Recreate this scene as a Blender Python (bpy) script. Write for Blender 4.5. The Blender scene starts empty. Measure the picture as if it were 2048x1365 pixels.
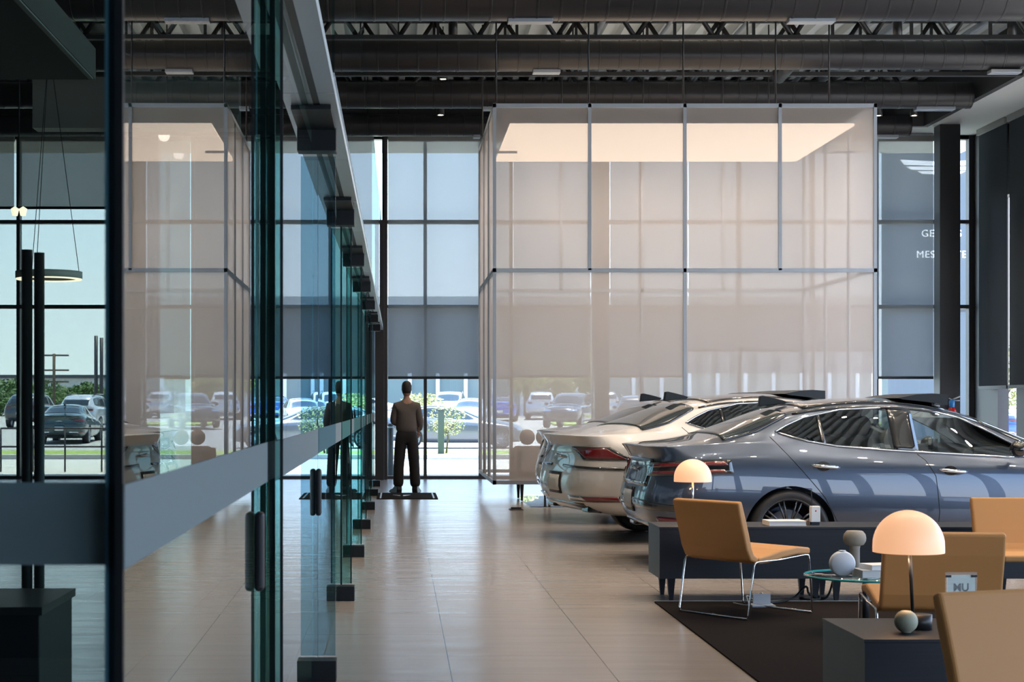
import bpy, bmesh, math, random
from mathutils import Vector, Matrix
from mathutils.bvhtree import BVHTree
random.seed(7)
R = math.radians
PI = math.pi
sc = bpy.context.scene
C = sc.collection
# ------------------------------------------------------------------ camera, sky, sun, exposure
FPX, VX, VY, H = 3300.0, 797.0, 812.0, 1.395
cd = bpy.data.cameras.new('camera'); cam = bpy.data.objects.new('camera', cd); C.objects.link(cam)
cam.location = (0, 0, H); cam.rotation_euler = (R(90), 0, 0)
cd.sensor_width = 36; cd.lens = FPX * 36 / 2048
cd.shift_x = (1024 - VX) / 2048; cd.shift_y = (VY - 682.5) / 2048
cd.clip_start = 0.05; cd.clip_end = 800
cd.dof.use_dof = True; cd.dof.focus_distance = 15.5; cd.dof.aperture_fstop = 9.0
sc.camera = cam
W = bpy.data.worlds.new('sky'); sc.world = W; W.use_nodes = True
nt = W.node_tree; nt.nodes.clear()
wo = nt.nodes.new('ShaderNodeOutputWorld'); bg = nt.nodes.new('ShaderNodeBackground')
tcn = nt.nodes.new('ShaderNodeTexCoord'); sep = nt.nodes.new('ShaderNodeSeparateXYZ'); rp = nt.nodes.new('ShaderNodeValToRGB')
nt.links.new(tcn.outputs['Generated'], sep.inputs[0]); nt.links.new(sep.outputs['Z'], rp.inputs[0])
e = rp.color_ramp.elements
e[0].position = 0.0; e[0].color = (0.82, 0.90, 1.0, 1)
e[1].position = 0.75; e[1].color = (0.16, 0.33, 0.72, 1)
m_ = rp.color_ramp.elements.new(0.22); m_.color = (0.50, 0.70, 1.0, 1)
nt.links.new(rp.outputs[0], bg.inputs[0]); bg.inputs[1].default_value = 5.6
nt.links.new(bg.outputs[0], wo.inputs[0])
sl = bpy.data.lights.new('sun', 'SUN'); sun = bpy.data.objects.new('sun', sl); C.objects.link(sun)
sl.energy = 28; sl.angle = R(0.6); sl.color = (1, 0.95, 0.87)
sun.rotation_euler = Vector((-0.14, -0.25, -0.96)).to_track_quat('-Z', 'Y').to_euler()
vs = sc.view_settings; vs.view_transform = 'Standard'; vs.look = 'None'; vs.gamma = 1; vs.use_curve_mapping = False
vs.exposure = 0.0
sc.cycles.max_bounces = 10; sc.cycles.transparent_max_bounces = 40; sc.cycles.glossy_bounces = 5; sc.cycles.diffuse_bounces = 4
sc.cycles.sample_clamp_indirect = 4; sc.cycles.caustics_reflective = False; sc.cycles.caustics_refractive = False
def portal(loc, rot, sx, sy):
    l = bpy.data.lights.new('window_daylight', 'AREA'); l.shape = 'RECTANGLE'; l.size = sx; l.size_y = sy
    l.cycles.is_portal = True
    o = bpy.data.objects.new('window_daylight', l); C.objects.link(o); o.location = loc; o.rotation_euler = rot
BACK, XR, XL, REAR = 31.5, 10.97, -9.0, -4.0
portal((1, BACK + .25, 3.3), (R(-90), 0, 0), 20, 6.5)
portal((6.8, REAR - .1, 1.7), (R(90), 0, 0), 8.4, 3.1)
portal((XR + .2, 11, 2.7), (0, R(90), 0), 4.6, 24)
# ------------------------------------------------------------------ helpers
def PX(px, d): return (px - VX) / FPX * d
def PZ(py, d): return H + (VY - py) / FPX * d
class MB:
    def __init__(s): s.b = bmesh.new()
    def box(s, x0, x1, y0, y1, z0, z1, rz=0, bev=0):
        v = [s.b.verts.new((x, y, z)) for z in (z0, z1) for y in (y0, y1) for x in (x0, x1)]
        f = [s.b.faces.new([v[i] for i in q]) for q in ((0,2,3,1),(4,5,7,6),(0,1,5,4),(2,6,7,3),(0,4,6,2),(1,3,7,5))]
        if rz: bmesh.ops.rotate(s.b, verts=v, cent=((x0+x1)/2,(y0+y1)/2,0), matrix=Matrix.Rotation(rz,3,'Z'))
        if bev:
            es = list({e for q in f for e in q.edges})
            bmesh.ops.bevel(s.b, geom=es, offset=bev, segments=3, affect='EDGES', profile=.5)
        return s
    def tube(s, pts, r, n=10, cap=True):
        pts = [Vector(p) for p in pts]; rings = []; prev = None
        rr = r if isinstance(r, (list, tuple)) else [r] * len(pts)
        for i, p in enumerate(pts):
            t = (pts[min(i+1, len(pts)-1)] - pts[max(i-1, 0)]).normalized()
            if prev is None:
                a = Vector((0,0,1)) if abs(t.z) < .9 else Vector((1,0,0)); u = t.cross(a).normalized()
            else: u = (prev - t * prev.dot(t)).normalized()
            prev = u; w = t.cross(u)
            rings.append([s.b.verts.new(p + (u*math.cos(2*PI*k/n) + w*math.sin(2*PI*k/n)) * rr[i]) for k in range(n)])
        for a, b in zip(rings, rings[1:]):
            for k in range(n): s.b.faces.new((a[k], a[(k+1)%n], b[(k+1)%n], b[k])).smooth = True
        if cap: s.b.faces.new(rings[0][::-1]); s.b.faces.new(rings[-1])
        return s
    def lathe(s, prof, loc=(0,0,0), n=32, axis='Z', arc=1.0):
        rings = []; L = Vector(loc)
        def mp(r, h, a):
            c, q = math.cos(a)*r, math.sin(a)*r
            return L + (Vector((c,q,h)) if axis=='Z' else Vector((c,h,q)) if axis=='Y' else Vector((h,c,q)))
        for r, h in prof:
            if r < 1e-6: rings.append([s.b.verts.new(mp(0,h,0))])
            else: rings.append([s.b.verts.new(mp(r,h,2*PI*k/n)) for k in range(n)])
        for a, b in zip(rings, rings[1:]):
            for k in range(n):
                q = [a[k%len(a)], a[(k+1)%len(a)], b[(k+1)%len(b)], b[k%len(b)]]
                q = list(dict.fromkeys(q))
                if len(q) > 2:
                    try: s.b.faces.new(q).smooth = True
                    except ValueError: pass
        return s
    def cyl(s, loc, r, h, n=24, axis='Z'): return s.lathe([(0,0),(r,0),(r,h),(0,h)], loc, n, axis)
    def prism(s, poly, y0, y1, plane='XZ'):
        def mp(a, b, y): return (a,y,b) if plane=='XZ' else (a,b,y) if plane=='XY' else (y,a,b)
        A = [s.b.verts.new(mp(a,b,y0)) for a,b in poly]; B = [s.b.verts.new(mp(a,b,y1)) for a,b in poly]
        n = len(poly)
        s.b.faces.new(A[::-1]); s.b.faces.new(B)
        for i in range(n): s.b.faces.new((A[i],A[(i+1)%n],B[(i+1)%n],B[i]))
        return s
    def quad(s, *p): s.b.faces.new([s.b.verts.new(q) for q in p]); return s
    def build(s, name, mat, parent=None, smooth=None, sub=0, solid=0, bev=0, shift=None):
        bmesh.ops.recalc_face_normals(s.b, faces=s.b.faces[:])
        me = bpy.data.meshes.new(name); s.b.to_mesh(me); s.b.free()
        if mat: me.materials.append(mat)
        if smooth is not None:
            for p in me.polygons: p.use_smooth = smooth
        o = bpy.data.objects.new(name, me); C.objects.link(o)
        if parent: o.parent = parent
        if shift: o.location = shift
        if solid: m = o.modifiers.new('s','SOLIDIFY'); m.thickness = solid
        if bev: m = o.modifiers.new('b','BEVEL'); m.width = bev; m.segments = 3; m.limit_method = 'ANGLE'
        if sub: m = o.modifiers.new('u','SUBSURF'); m.levels = sub; m.render_levels = sub
        return o
def tag(o, label, cat, group=None):
    o['label'] = label; o['category'] = cat
    if group: o['group'] = group
    return o
def thing(name, label, cat, loc=(0,0,0), rz=0, group=None):
    o = bpy.data.objects.new(name, None); C.objects.link(o); o.location = loc; o.rotation_euler = (0,0,rz); o.empty_display_size = .1
    return tag(o, label, cat, group)
def struct(o): o['kind'] = 'structure'; return o
def kids(o): return [c for c in C.objects if c.parent == o]
def dup(o, label=None, loc=None, rz=None, parent=None, km=None):
    if km is None:
        km = {}
        for c in C.objects:
            if c.parent: km.setdefault(c.parent, []).append(c)
    c = o.copy(); C.objects.link(c)
    if parent: c.parent = parent
    if label: c['label'] = label
    if loc is not None: c.location = loc
    if rz is not None: c.rotation_euler = (0,0,rz)
    for ch in km.get(o, []): dup(ch, parent=c, km=km)
    return c
# ------------------------------------------------------------------ materials
def mat(name, col, rough=.5, metal=0, coat=0, emis=None, es=0, bump=None, trans=0, spec=.5, ior=1.5):
    m = bpy.data.materials.new(name); m.use_nodes = True; b = m.node_tree.nodes['Principled BSDF']
    b.inputs['Base Color'].default_value = (*col, 1); b.inputs['Roughness'].default_value = rough
    b.inputs['Metallic'].default_value = metal; b.inputs['Coat Weight'].default_value = coat; b.inputs['Coat Roughness'].default_value = .008
    b.inputs['Specular IOR Level'].default_value = spec
    b.inputs['Transmission Weight'].default_value = trans; b.inputs['IOR'].default_value = ior
    if emis: b.inputs['Emission Color'].default_value = (*emis, 1); b.inputs['Emission Strength'].default_value = es
    if bump:
        N = m.node_tree.nodes; L = m.node_tree.links
        t = N.new('ShaderNodeTexCoord'); mp = N.new('ShaderNodeMapping'); mp.inputs['Scale'].default_value = bump[0]
        n = N.new('ShaderNodeTexNoise'); n.inputs['Scale'].default_value = 1; n.inputs['Detail'].default_value = 4
        bp = N.new('ShaderNodeBump'); bp.inputs['Strength'].default_value = bump[1]; bp.inputs['Distance'].default_value = bump[2]
        L.new(t.outputs['Object'], mp.inputs[0]); L.new(mp.outputs[0], n.inputs[0]); L.new(n.outputs[0], bp.inputs['Height']); L.new(bp.outputs[0], b.inputs['Normal'])
        if len(bump) > 3:
            mx = N.new('ShaderNodeMix'); mx.data_type = 'RGBA'; mx.inputs[6].default_value = (*col,1); mx.inputs[7].default_value = (*bump[3],1)
            L.new(n.outputs[0], mx.inputs[0]); L.new(mx.outputs[2], b.inputs['Base Color'])
    return m
def thin_glass(name, tint, f0=.08, dark=1.0):
    """thin sheet: clear tinted transmission plus a Schlick reflection on the outer faces"""
    m = bpy.data.materials.new(name); m.use_nodes = True; N = m.node_tree.nodes; L = m.node_tree.links; N.clear()
    out = N.new('ShaderNodeOutputMaterial'); mix = N.new('ShaderNodeMixShader'); tr = N.new('ShaderNodeBsdfTransparent'); gl = N.new('ShaderNodeBsdfGlossy')
    tr.inputs[0].default_value = (*[c*dark for c in tint], 1); gl.inputs['Roughness'].default_value = 0.0; gl.inputs['Color'].default_value = (.95,.98,1,1)
    g = N.new('ShaderNodeNewGeometry'); dp = N.new('ShaderNodeVectorMath'); dp.operation = 'DOT_PRODUCT'
    L.new(g.outputs['Normal'], dp.inputs[0]); L.new(g.outputs['Incoming'], dp.inputs[1])
    def M(op, a, b=None):
        n = N.new('ShaderNodeMath'); n.operation = op
        for i, v in enumerate((a, b)):
            if v is None: continue
            if isinstance(v, (int, float)): n.inputs[i].default_value = v
            else: L.new(v, n.inputs[i])
        return n.outputs[0]
    c = M('ABSOLUTE', dp.outputs['Value']); p = M('POWER', M('SUBTRACT', 1.0, c), 5.0)
    F = M('ADD', M('MULTIPLY', p, 1 - f0), f0)
    F = M('DIVIDE', M('MULTIPLY', F, 1.75), M('ADD', F, 1.0))
    F = M('MULTIPLY', F, M('SUBTRACT', 1.0, g.outputs['Backfacing']))
    L.new(F, mix.inputs[0]); L.new(tr.outputs[0], mix.inputs[1]); L.new(gl.outputs[0], mix.inputs[2]); L.new(mix.outputs[0], out.inputs[0])
    return m
def screen(name, clear, col, scatter, tr_share=.6):
    """woven screen cloth: open holes (clear) and threads that reflect and pass diffuse light"""
    m = bpy.data.materials.new(name); m.use_nodes = True; N = m.node_tree.nodes; L = m.node_tree.links; N.clear()
    out = N.new('ShaderNodeOutputMaterial'); mix = N.new('ShaderNodeMixShader'); tp = N.new('ShaderNodeBsdfTransparent')
    df = N.new('ShaderNodeBsdfDiffuse'); tl = N.new('ShaderNodeBsdfTranslucent'); m2 = N.new('ShaderNodeMixShader')
    df.inputs[0].default_value = (*col,1); tl.inputs[0].default_value = (*scatter,1)
    m2.inputs[0].default_value = tr_share; L.new(df.outputs[0], m2.inputs[1]); L.new(tl.outputs[0], m2.inputs[2])
    mix.inputs[0].default_value = clear; L.new(m2.outputs[0], mix.inputs[1]); L.new(tp.outputs[0], mix.inputs[2]); L.new(mix.outputs[0], out.inputs[0])
    return m
M = {}
M['dark_wood'] = mat('dark_stained_oak', (.004,.007,.013), .45, spec=.3, bump=((2,2,60), .25, .002, (.010,.015,.026)))
M['leather'] = mat('tan_leather', (.50,.25,.09), .55, spec=.3, bump=((120,120,120), .12, .001))
M['chrome'] = mat('chrome', (.8,.8,.8), .08, 1)
M['black'] = mat('black_satin', (.008,.012,.016), .45, spec=.25)
M['black_metal'] = mat('black_metal', (.02,.022,.025), .4, .3)
M['steel'] = mat('dark_window_metal', (.045,.045,.05), .45, .3)
M['duct'] = mat('dark_duct_paint', (.014,.014,.016), .38, .2)
M['joist'] = mat('black_joist_paint', (.006,.006,.007), .6)
M['deck'] = mat('roof_deck', (.72,.77,.76), .5, .2)
M['white_paint'] = mat('white_plaster', (.55,.56,.55), .7)
M['gray_paint'] = mat('grey_plaster', (.22,.23,.23), .7)
M['dark_paint'] = mat('dark_plaster', (.03,.032,.034), .7)
M['rug'] = mat('dark_carpet', (.010,.008,.007), 1, spec=.05, bump=((400,400,400), .6, .004, (.020,.016,.015)))
M['alu'] = mat('grey_aluminium', (.33,.37,.42), .45, .3)
M['head'] = mat('header_aluminium', (.55,.64,.70), .35, .25)
M['cloth'] = screen('pavilion_cloth', .44, (.66,.62,.59), (.70,.64,.60), .5)
M['shade'] = screen('grey_roller_shade', .135, (.12,.125,.13), (.15,.155,.17), .5)
M['shade_dim'] = screen('dim_backlit_shade', .03, (.10,.12,.14), (.06,.07,.08), .5)  # side-wall shades: cloth coloured darker to stand for weaker light behind
M['glass'] = thin_glass('teal_door_glass', (.72,.90,.90), .07)
M['fin'] = thin_glass('teal_glass_fin', (.55,.80,.78), .05)
M['fin_light'] = thin_glass('pale_glass_fin', (.62,.78,.85), .10)
M['side_glass'] = thin_glass('near_glass', (.68,.72,.70), .05)
M['office_pane'] = thin_glass('tinted_office_window', (.58,.60,.58), .04)
M['clear'] = thin_glass('window_glass', (.92,.96,.95), .03)
M['car_glass'] = thin_glass('smoked_car_glass', (.16,.18,.18), .05)
M['car_glass2'] = thin_glass('light_car_glass', (.62,.68,.68), .05)
M['car_glass_out'] = mat('car_glass_dark', (.03,.04,.045), .05, spec=.8)
M['table_glass'] = thin_glass('table_glass', (.80,.93,.93), .16)
M['glass_edge'] = mat('green_glass_edge', (.02,.32,.34), .15, coat=.5)
M['frost'] = screen('frosted_film', .08, (.36,.42,.44), (.36,.42,.44), .5)
M['frost_dark'] = screen('blue_frosted_film', .05, (.25,.36,.41), (.25,.36,.41), .5)
M['rubber'] = mat('tyre_rubber', (.012,.012,.013), .6)
M['rim'] = mat('dark_alloy', (.10,.105,.115), .25, .9)
M['rim_silver'] = mat('silver_alloy', (.55,.56,.58), .25, .9)
M['blue_paint'] = mat('slate_blue_metallic_paint', (.050,.070,.108), .30, .6, 1)
M['white_car'] = mat('pearl_white_paint', (.60,.585,.57), .35, .1, 1)
M['silver_car'] = mat('silver_paint', (.45,.46,.47), .25, .6, 1)
M['red_lamp'] = mat('red_lamp_lens', (.13,.004,.005), .12, coat=1)
M['dark_trim'] = mat('gloss_black_trim', (.01,.01,.011), .12, coat=1)
M['seat'] = mat('car_seat_black', (.012,.012,.013), .6)
M['paper'] = mat('white_paper', (.72,.72,.70), .6)
M['greybook'] = mat('grey_book_cover', (.42,.44,.47), .5)
M['stone'] = mat('greige_ceramic', (.30,.27,.225), .85, bump=((150,150,150), .3, .002))
M['white_ceramic'] = mat('white_ceramic', (.62,.66,.72), .6)
M['sage'] = mat('sage_ceramic', (.36,.38,.29), .55)
M['lamp'] = mat('lit_opal_shade', (.75,.52,.38), .4, emis=(1,.50,.25), es=.78)
M['lampin'] = mat('opal_shade_inside', (.9,.8,.7), .5, emis=(1,.55,.28), es=1.2)
M['ceiling_glow'] = mat('cloth_ceiling_glow', (.85,.78,.7), .7, emis=(1,.78,.60), es=1.35)  # fabric ceiling; the lamplight falling on it is put in as emission
M['spot_glow'] = mat('downlight_lens', (1,.8,.5), .4, emis=(1,.68,.38), es=220)
M['spot_glow2'] = mat('ring_light_lens', (1,.9,.7), .4, emis=(1,.88,.66), es=2.2)
M['concrete'] = mat('pale_concrete', (.50,.49,.46), .85, bump=((.6,.6,.6), .1, .01, (.42,.41,.39)))
M['asphalt'] = mat('pale_grey_asphalt', (.30,.30,.30), .85, bump=((30,30,30), .3, .01, (.36,.36,.35)))  # plain pale grey, mottled at random
M['grass'] = mat('lawn', (.16,.26,.045), .95, bump=((14,14,14), .7, .03, (.30,.38,.08)))
M['leaf'] = mat('yellow_green_leaves', (.30,.30,.10), .7)
M['leaf2'] = mat('green_leaves', (.07,.14,.03), .7)
M['bark'] = mat('bark', (.12,.09,.06), .9)
M['facade'] = mat('grey_facade', (.085,.088,.095), .8)
M['facade2'] = mat('pale_facade', (.62,.62,.60), .7)
M['facade_glass'] = mat('facade_glass', (.16,.21,.21), .15, spec=.5)
M['white_metal'] = mat('white_mullion', (.75,.76,.76), .5)
M['sign'] = mat('sign_board', (.13,.15,.18), .6)
M['sign_letter'] = mat('white_sign_letter', (.85,.86,.88), .5, emis=(1,1,1), es=2.5)  # emission added to brighten the letters behind the shade cloth
M['skin'] = mat('skin', (.42,.25,.18), .55)
M['hair'] = mat('dark_hair', (.015,.012,.01), .6)
M['shirt'] = mat('grey_shirt', (.13,.11,.10), .85)
M['trousers'] = mat('black_trousers', (.018,.016,.016), .8)
M['shoe'] = mat('black_shoe', (.012,.012,.012), .4)
M['red'] = mat('red_enamel', (.45,.012,.01), .3)
M['collar_blue'] = mat('collar_blue', (.02,.20,.55), .4)
M['bollard'] = mat('grey_bollard_paint', (.07,.085,.095), .6)
M['blue_car'] = mat('bright_blue_paint', (.03,.10,.50), .25, .2, 1)
M['car_dark'] = mat('graphite_paint', (.06,.065,.07), .25, .4, 1)
M['car_mid'] = mat('mid_silver_paint', (.13,.14,.16), .3, .4, 1)
M['car_green'] = mat('dark_green_paint', (.03,.06,.06), .25, .3, 1)
M['car_light'] = mat('light_silver_paint', (.55,.57,.60), .25, .3, 1)
M['sofa'] = mat('sofa_fabric', (.30,.25,.22), .9)
M['brown'] = mat('brown_fabric', (.22,.14,.09), .9)
# floor: large tiles with dark joints and a streaked satin glaze
def floor_mat():
    m = mat('porcelain_floor_tile', (.34,.28,.235), .3); N = m.node_tree.nodes; L = m.node_tree.links; b = N['Principled BSDF']
    t = N.new('ShaderNodeTexCoord'); mp = N.new('ShaderNodeMapping'); mp.inputs['Location'].default_value = (-.27+.84*20, 100, 0)
    L.new(t.outputs['Object'], mp.inputs[0])
    sp = N.new('ShaderNodeSeparateXYZ'); L.new(mp.outputs[0], sp.inputs[0])
    def Mt(op, a, c=None):
        n = N.new('ShaderNodeMath'); n.operation = op
        for i, v in enumerate((a, c)):
            if v is None: continue
            if isinstance(v, (int,float)): n.inputs[i].default_value = v
            else: L.new(v, n.inputs[i])
        return n.outputs[0]
    fx = Mt('FRACT', Mt('DIVIDE', sp.outputs['X'], .84)); row = Mt('FLOOR', Mt('DIVIDE', sp.outputs['X'], .84))
    fy = Mt('FRACT', Mt('ADD', Mt('DIVIDE', sp.outputs['Y'], 1.68), Mt('MULTIPLY', row, .5)))
    jx = Mt('LESS_THAN', fx, .007); jy = Mt('LESS_THAN', fy, .0028); j = Mt('MAXIMUM', jx, Mt('MULTIPLY', jy, .55))
    ns = N.new('ShaderNodeTexNoise'); m1 = N.new('ShaderNodeMapping'); m1.inputs['Scale'].default_value = (1.1, 6.5, 1); L.new(t.outputs['Object'], m1.inputs[0]); L.new(m1.outputs[0], ns.inputs[0])
    ns.inputs['Scale'].default_value = 1.0; ns.inputs['Detail'].default_value = 5
    cr = N.new('ShaderNodeMix'); cr.data_type = 'RGBA'; cr.inputs[6].default_value = (.36,.325,.30,1); cr.inputs[7].default_value = (.265,.235,.212,1); L.new(ns.outputs[0], cr.inputs[0])
    cj = N.new('ShaderNodeMix'); cj.data_type = 'RGBA'; L.new(j, cj.inputs[0]); L.new(cr.outputs[2], cj.inputs[6]); cj.inputs[7].default_value = (.03,.025,.02,1); L.new(cj.outputs[2], b.inputs['Base Color'])
    n2 = N.new('ShaderNodeTexNoise'); m2 = N.new('ShaderNodeMapping'); m2.inputs['Scale'].default_value = (.7, 4.5, 1); L.new(t.outputs['Object'], m2.inputs[0]); L.new(m2.outputs[0], n2.inputs[0]); n2.inputs['Scale'].default_value = 1; n2.inputs['Detail'].default_value = 2
    bp = N.new('ShaderNodeBump'); bp.inputs['Strength'].default_value = .5; bp.inputs['Distance'].default_value = .010; L.new(n2.outputs[0], bp.inputs['Height']); L.new(bp.outputs[0], b.inputs['Normal'])
    ro = N.new('ShaderNodeMapRange'); ro.inputs[3].default_value = .12; ro.inputs[4].default_value = .30; L.new(ns.outputs[0], ro.inputs[0]); L.new(ro.outputs[0], b.inputs['Roughness'])
    b.inputs['Specular IOR Level'].default_value = .8
    return m
M['floor'] = floor_mat()
def B(name, m, x0, x1, y0, y1, z0, z1, parent=None, bev=0, rz=0): return MB().box(x0,x1,y0,y1,z0,z1,rz).build(name, m, parent, bev=bev)
# ------------------------------------------------------------------ room shell
struct(B('floor', M['floor'], XL, XR, REAR, BACK + .1, -.1, 0))
mb = MB()   # corrugated roof deck, flutes run front to back
x = XL; prof = []
while x < XR + .3:
    prof += [(x, 7.42), (x+.11, 7.42), (x+.13, 7.54), (x+.28, 7.54)]; x += .30
prof += [(x, 7.65), (XL, 7.65)]
struct(mb.prism(prof, REAR - .2, BACK + .3).build('ceiling', M['deck']))
struct(B('wall_left', M['dark_paint'], XL - .2, XL, REAR, BACK, 0, 7.6))
# rear wall (behind the camera): tall windows between piers
mb = MB().box(XL, XR, REAR-.2, REAR, 3.2, 7.6).box(XL, XR, REAR-.2, REAR, 0, .15)
mb.box(XL, 2.6, REAR-.2, REAR, .15, 3.2)  # blank stretch, shaped to keep rear window light off near glass and chair
for i in range(4): mb.box(2.6 + i*2.5, 2.82 + i*2.5, REAR-.2, REAR, .15, 3.2)
struct(mb.build('wall_rear', M['dark_paint']))
# right wall: open bays near, piers and shades at the far end
mb = MB().box(XR, XR+.2, REAR, BACK+.2, 5.2, 7.6).box(XR, XR+.2, REAR, BACK+.2, 0, .12)
for i in range(9): mb.box(XR, XR+.2, REAR + i*3.1, REAR + i*3.1 + .25, .12, 5.2)
mb.box(XR, XR+.2, 30.2, BACK+.2, .12, 5.2).box(XR, XR+.2, 27.9, 29.3, .12, 5.2).box(XR, XR+.2, 24, 26.5, .12, 5.2)
struct(mb.build('wall_right', M['steel']))
# soffits
struct(MB().box(9.8, XR, REAR, BACK, 6.555, 6.80).box(XL, 9.8, 30.55, BACK, 6.555, 6.80).build('trim_1', M['white_paint']))
struct(MB().box(9.7, 9.8, REAR, 30.45, 6.56, 7.4).box(XL, 9.8, 30.45, 30.55, 6.56, 7.4).build('trim_2', M['dark_paint']))
struct(B('wall_back', M['dark_paint'], XL, XR, BACK, BACK+.25, 6.56, 7.6))
# back curtain wall: one window per bay
edges = [-9, -7.25, -5.45, -4.60, -3.92, -.54, -.28, .51, 1.56, 2.15, 3.72, 4.63, 6.5, 7.9, 9.12, 10.30, XR]
rails = [0.02, 3.285, 4.905, 6.52]
for i in range(len(edges)-1):
    a, b = edges[i], edges[i+1]
    mb = MB()
    w = .032
    mb.box(a-w, a+w, BACK-.06, BACK+.12, 0, 6.56)
    if i == len(edges)-2: mb.box(b-.1, b, BACK-.06, BACK+.12, 0, 6.56)
    for z in rails: mb.box(a, b, BACK-.045, BACK+.115, z-.035, z+.035)
    mb.box(a, b, BACK-.045, BACK+.115, 6.48, 6.56)
    o = struct(mb.build('window_%d' % (i+1), M['steel']))
    if i in (2, 4): B('spandrel_panel', M['dark_paint'], a+.03, b-.03, BACK+.0, BACK+.06, .05, 6.5, o); continue
    B('window_pane', M['clear'] if a > -1 else M['office_pane'], a+.03, b-.03, BACK+.03, BACK+.04, .05, 6.5, o)
# entry frame post where the glass wall meets the window wall
struct(B('trim_3', M['steel'], PX(750,31), PX(768,31), 30.9, BACK-.07, 0, PZ(441,31)))
struct(B('trim_4', M['steel'], PX(768,31.2), PX(775,31.2), 31.1, BACK-.07, 0, 6.5))
# canopy outside the window wall
struct(B('trim_5', M['white_paint'], XL-1, XR+1.5, BACK+.3, BACK+5.1, 7.0, 7.35))
struct(B('added_overhang', M['white_paint'], XL-1, XR+1.5, REAR-3.0, REAR-.2, 5.3, 5.6))  # unseen overhang added behind the camera to block sun
# columns
for i, (p0, p1, ex) in enumerate(((1880,1921,0), (1190,1219,0))):
    d = 30.2
    o = B('column', M['black_metal'] if i==0 else M['steel'], PX(p0,d), PX(p1,d), d, d+.35, 0, 6.55, bev=.01)
    tag(o, ('dark square steel column at the right end of the window wall' if i==0 else 'dark column at the window wall seen through the pale cloth'), 'column')
# roller shades: cloth and hem bar, one thing each
SG = 'roller shades on the window wall'
def shade(x0, x1, ybot, label, y=BACK-.16, m='shade'):
    t = thing('roller_shade', label, 'window shade', ((x0+x1)/2, y, PZ(ybot, y)), 0, SG)
    h = 6.46 - t.location.z; w = (x1-x0)/2
    MB().quad((-w,0,0),(w,0,0),(w,0,h),(-w,0,h)).build('cloth', M[m], t)
    MB().box(-w,w,-.015,.015,-.035,.015).build('hem_bar', M['black_metal'], t)
    MB().box(-w,w,-.06,.06,h-.04,h+.07).build('head_box', M['gray_paint'], t)
shade(PX(776,31.3), PX(1020,31.3), 755, 'grey roller shade left of the pale pavilion, above the standing person')
shade(PX(1027,31.3), PX(1181,31.3), 752, 'grey roller shade seen through the pavilion above the parked cars')
shade(PX(1221,31.3), PX(1283,31.3), 752, 'narrow grey roller shade right of the column inside the pavilion view')
shade(PX(1287,31.3), PX(1376,31.3), 752, 'grey roller shade seen through the pavilion over a pale parked car')
shade(PX(1378,31.3), PX(1750,31.3), 700, 'wide grey roller shade behind the right half of the pavilion', m='shade')
shade(PX(1756,31.3), PX(1868,31.3), 755, 'grey roller shade between the pavilion and the dark corner column')
shade(-4.56, -3.96, 755, 'narrow grey roller shade on the small office window behind the glass doors')
for a, b, yb, lab in ((-8.9,-7.3,415,'leftmost'), (-7.2,-5.5,415,'next to the near post')):
    shade(a, b, yb, 'short pale blue roller shade high in the left office window, ' + lab)
for i, (d0, d1) in enumerate(((29.42, 30.84), (27.7, 29.30))):
    X = 10.85; t = thing('roller_shade', ['dimly backlit side-wall roller shade next to the corner', 'dimly backlit side-wall roller shade cut by the right edge of the photo'][i], 'window shade', (X, (d0+d1)/2, 1.73), 0, 'dimly backlit shades on the right wall')
    h = 6.5 - 1.73; w = (d1-d0)/2
    MB().box(-.004,.004,-w,w,0,h).build('cloth', M['shade_dim'], t)
    MB().box(-.015,.015,-w,w,-.03,.03).build('hem_bar', M['steel'], t)
    MB().box(-.05,.05,-w,w,h-.06,h+.05).build('head_box', M['gray_paint'], t)
# ------------------------------------------------------------------ ceiling steel and ducts
def duct(d, ybot, r, xs, xe, lab, grilles, taper=None):
    z = PZ(ybot, d) + r
    t = thing('air_duct', lab, 'duct', (xs, d, z), 0, 'round ducts under the roof')
    prof = [(0, 0)]; L = xe - xs; x = 0
    while x < L:
        rr = r*(1 if not taper or x + xs < taper else .88)
        prof += [(rr, x+.002), (rr, x+.27), (rr+.005, x+.273), (rr+.005, x+.298)]; x += .30
    prof += [(prof[-1][0], L), (0, L)]
    MB().lathe(prof, (0,0,0), 28, 'X').build('duct_pipe', M['duct'], t).data.set_sharp_from_angle(angle=R(25))
    for g0, g1 in grilles:
        a, b = PX(g0, d)-xs, PX(g1, d)-xs
        MB().box(a, b, -.09, .09, -r-.035, -r+.02).build('air_grille', M['alu'], t, bev=.008)
    x = .9
    while x < L - .1:
        MB().box(x-.012, x+.012, -.01, .01, r-.02, 7.415-z).build('duct_strap', M['joist'], t); x += 2.6
duct(21.4, 41, .42, XL+.3, 10.6, 'large round dark duct nearest the camera at the top edge', [(1015,1105),(1575,1668)])
duct(24.6, 143, .24, XL+.3, 10.6, 'second round dark duct, above the top of the pavilion', [(1065,1120),(1978,2040)], 2.3)
duct(27.7, 217, .22, XL+.3, PX(1932,27.7), 'third round dark duct, passing just behind the pavilion top', [(965,985),(1830,1908)])
duct(30.05, 273, .20, XL+.3, PX(1813,30.05), 'rearmost round dark duct along the head of the window wall', [(946,960),(1750,1795)])
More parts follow.
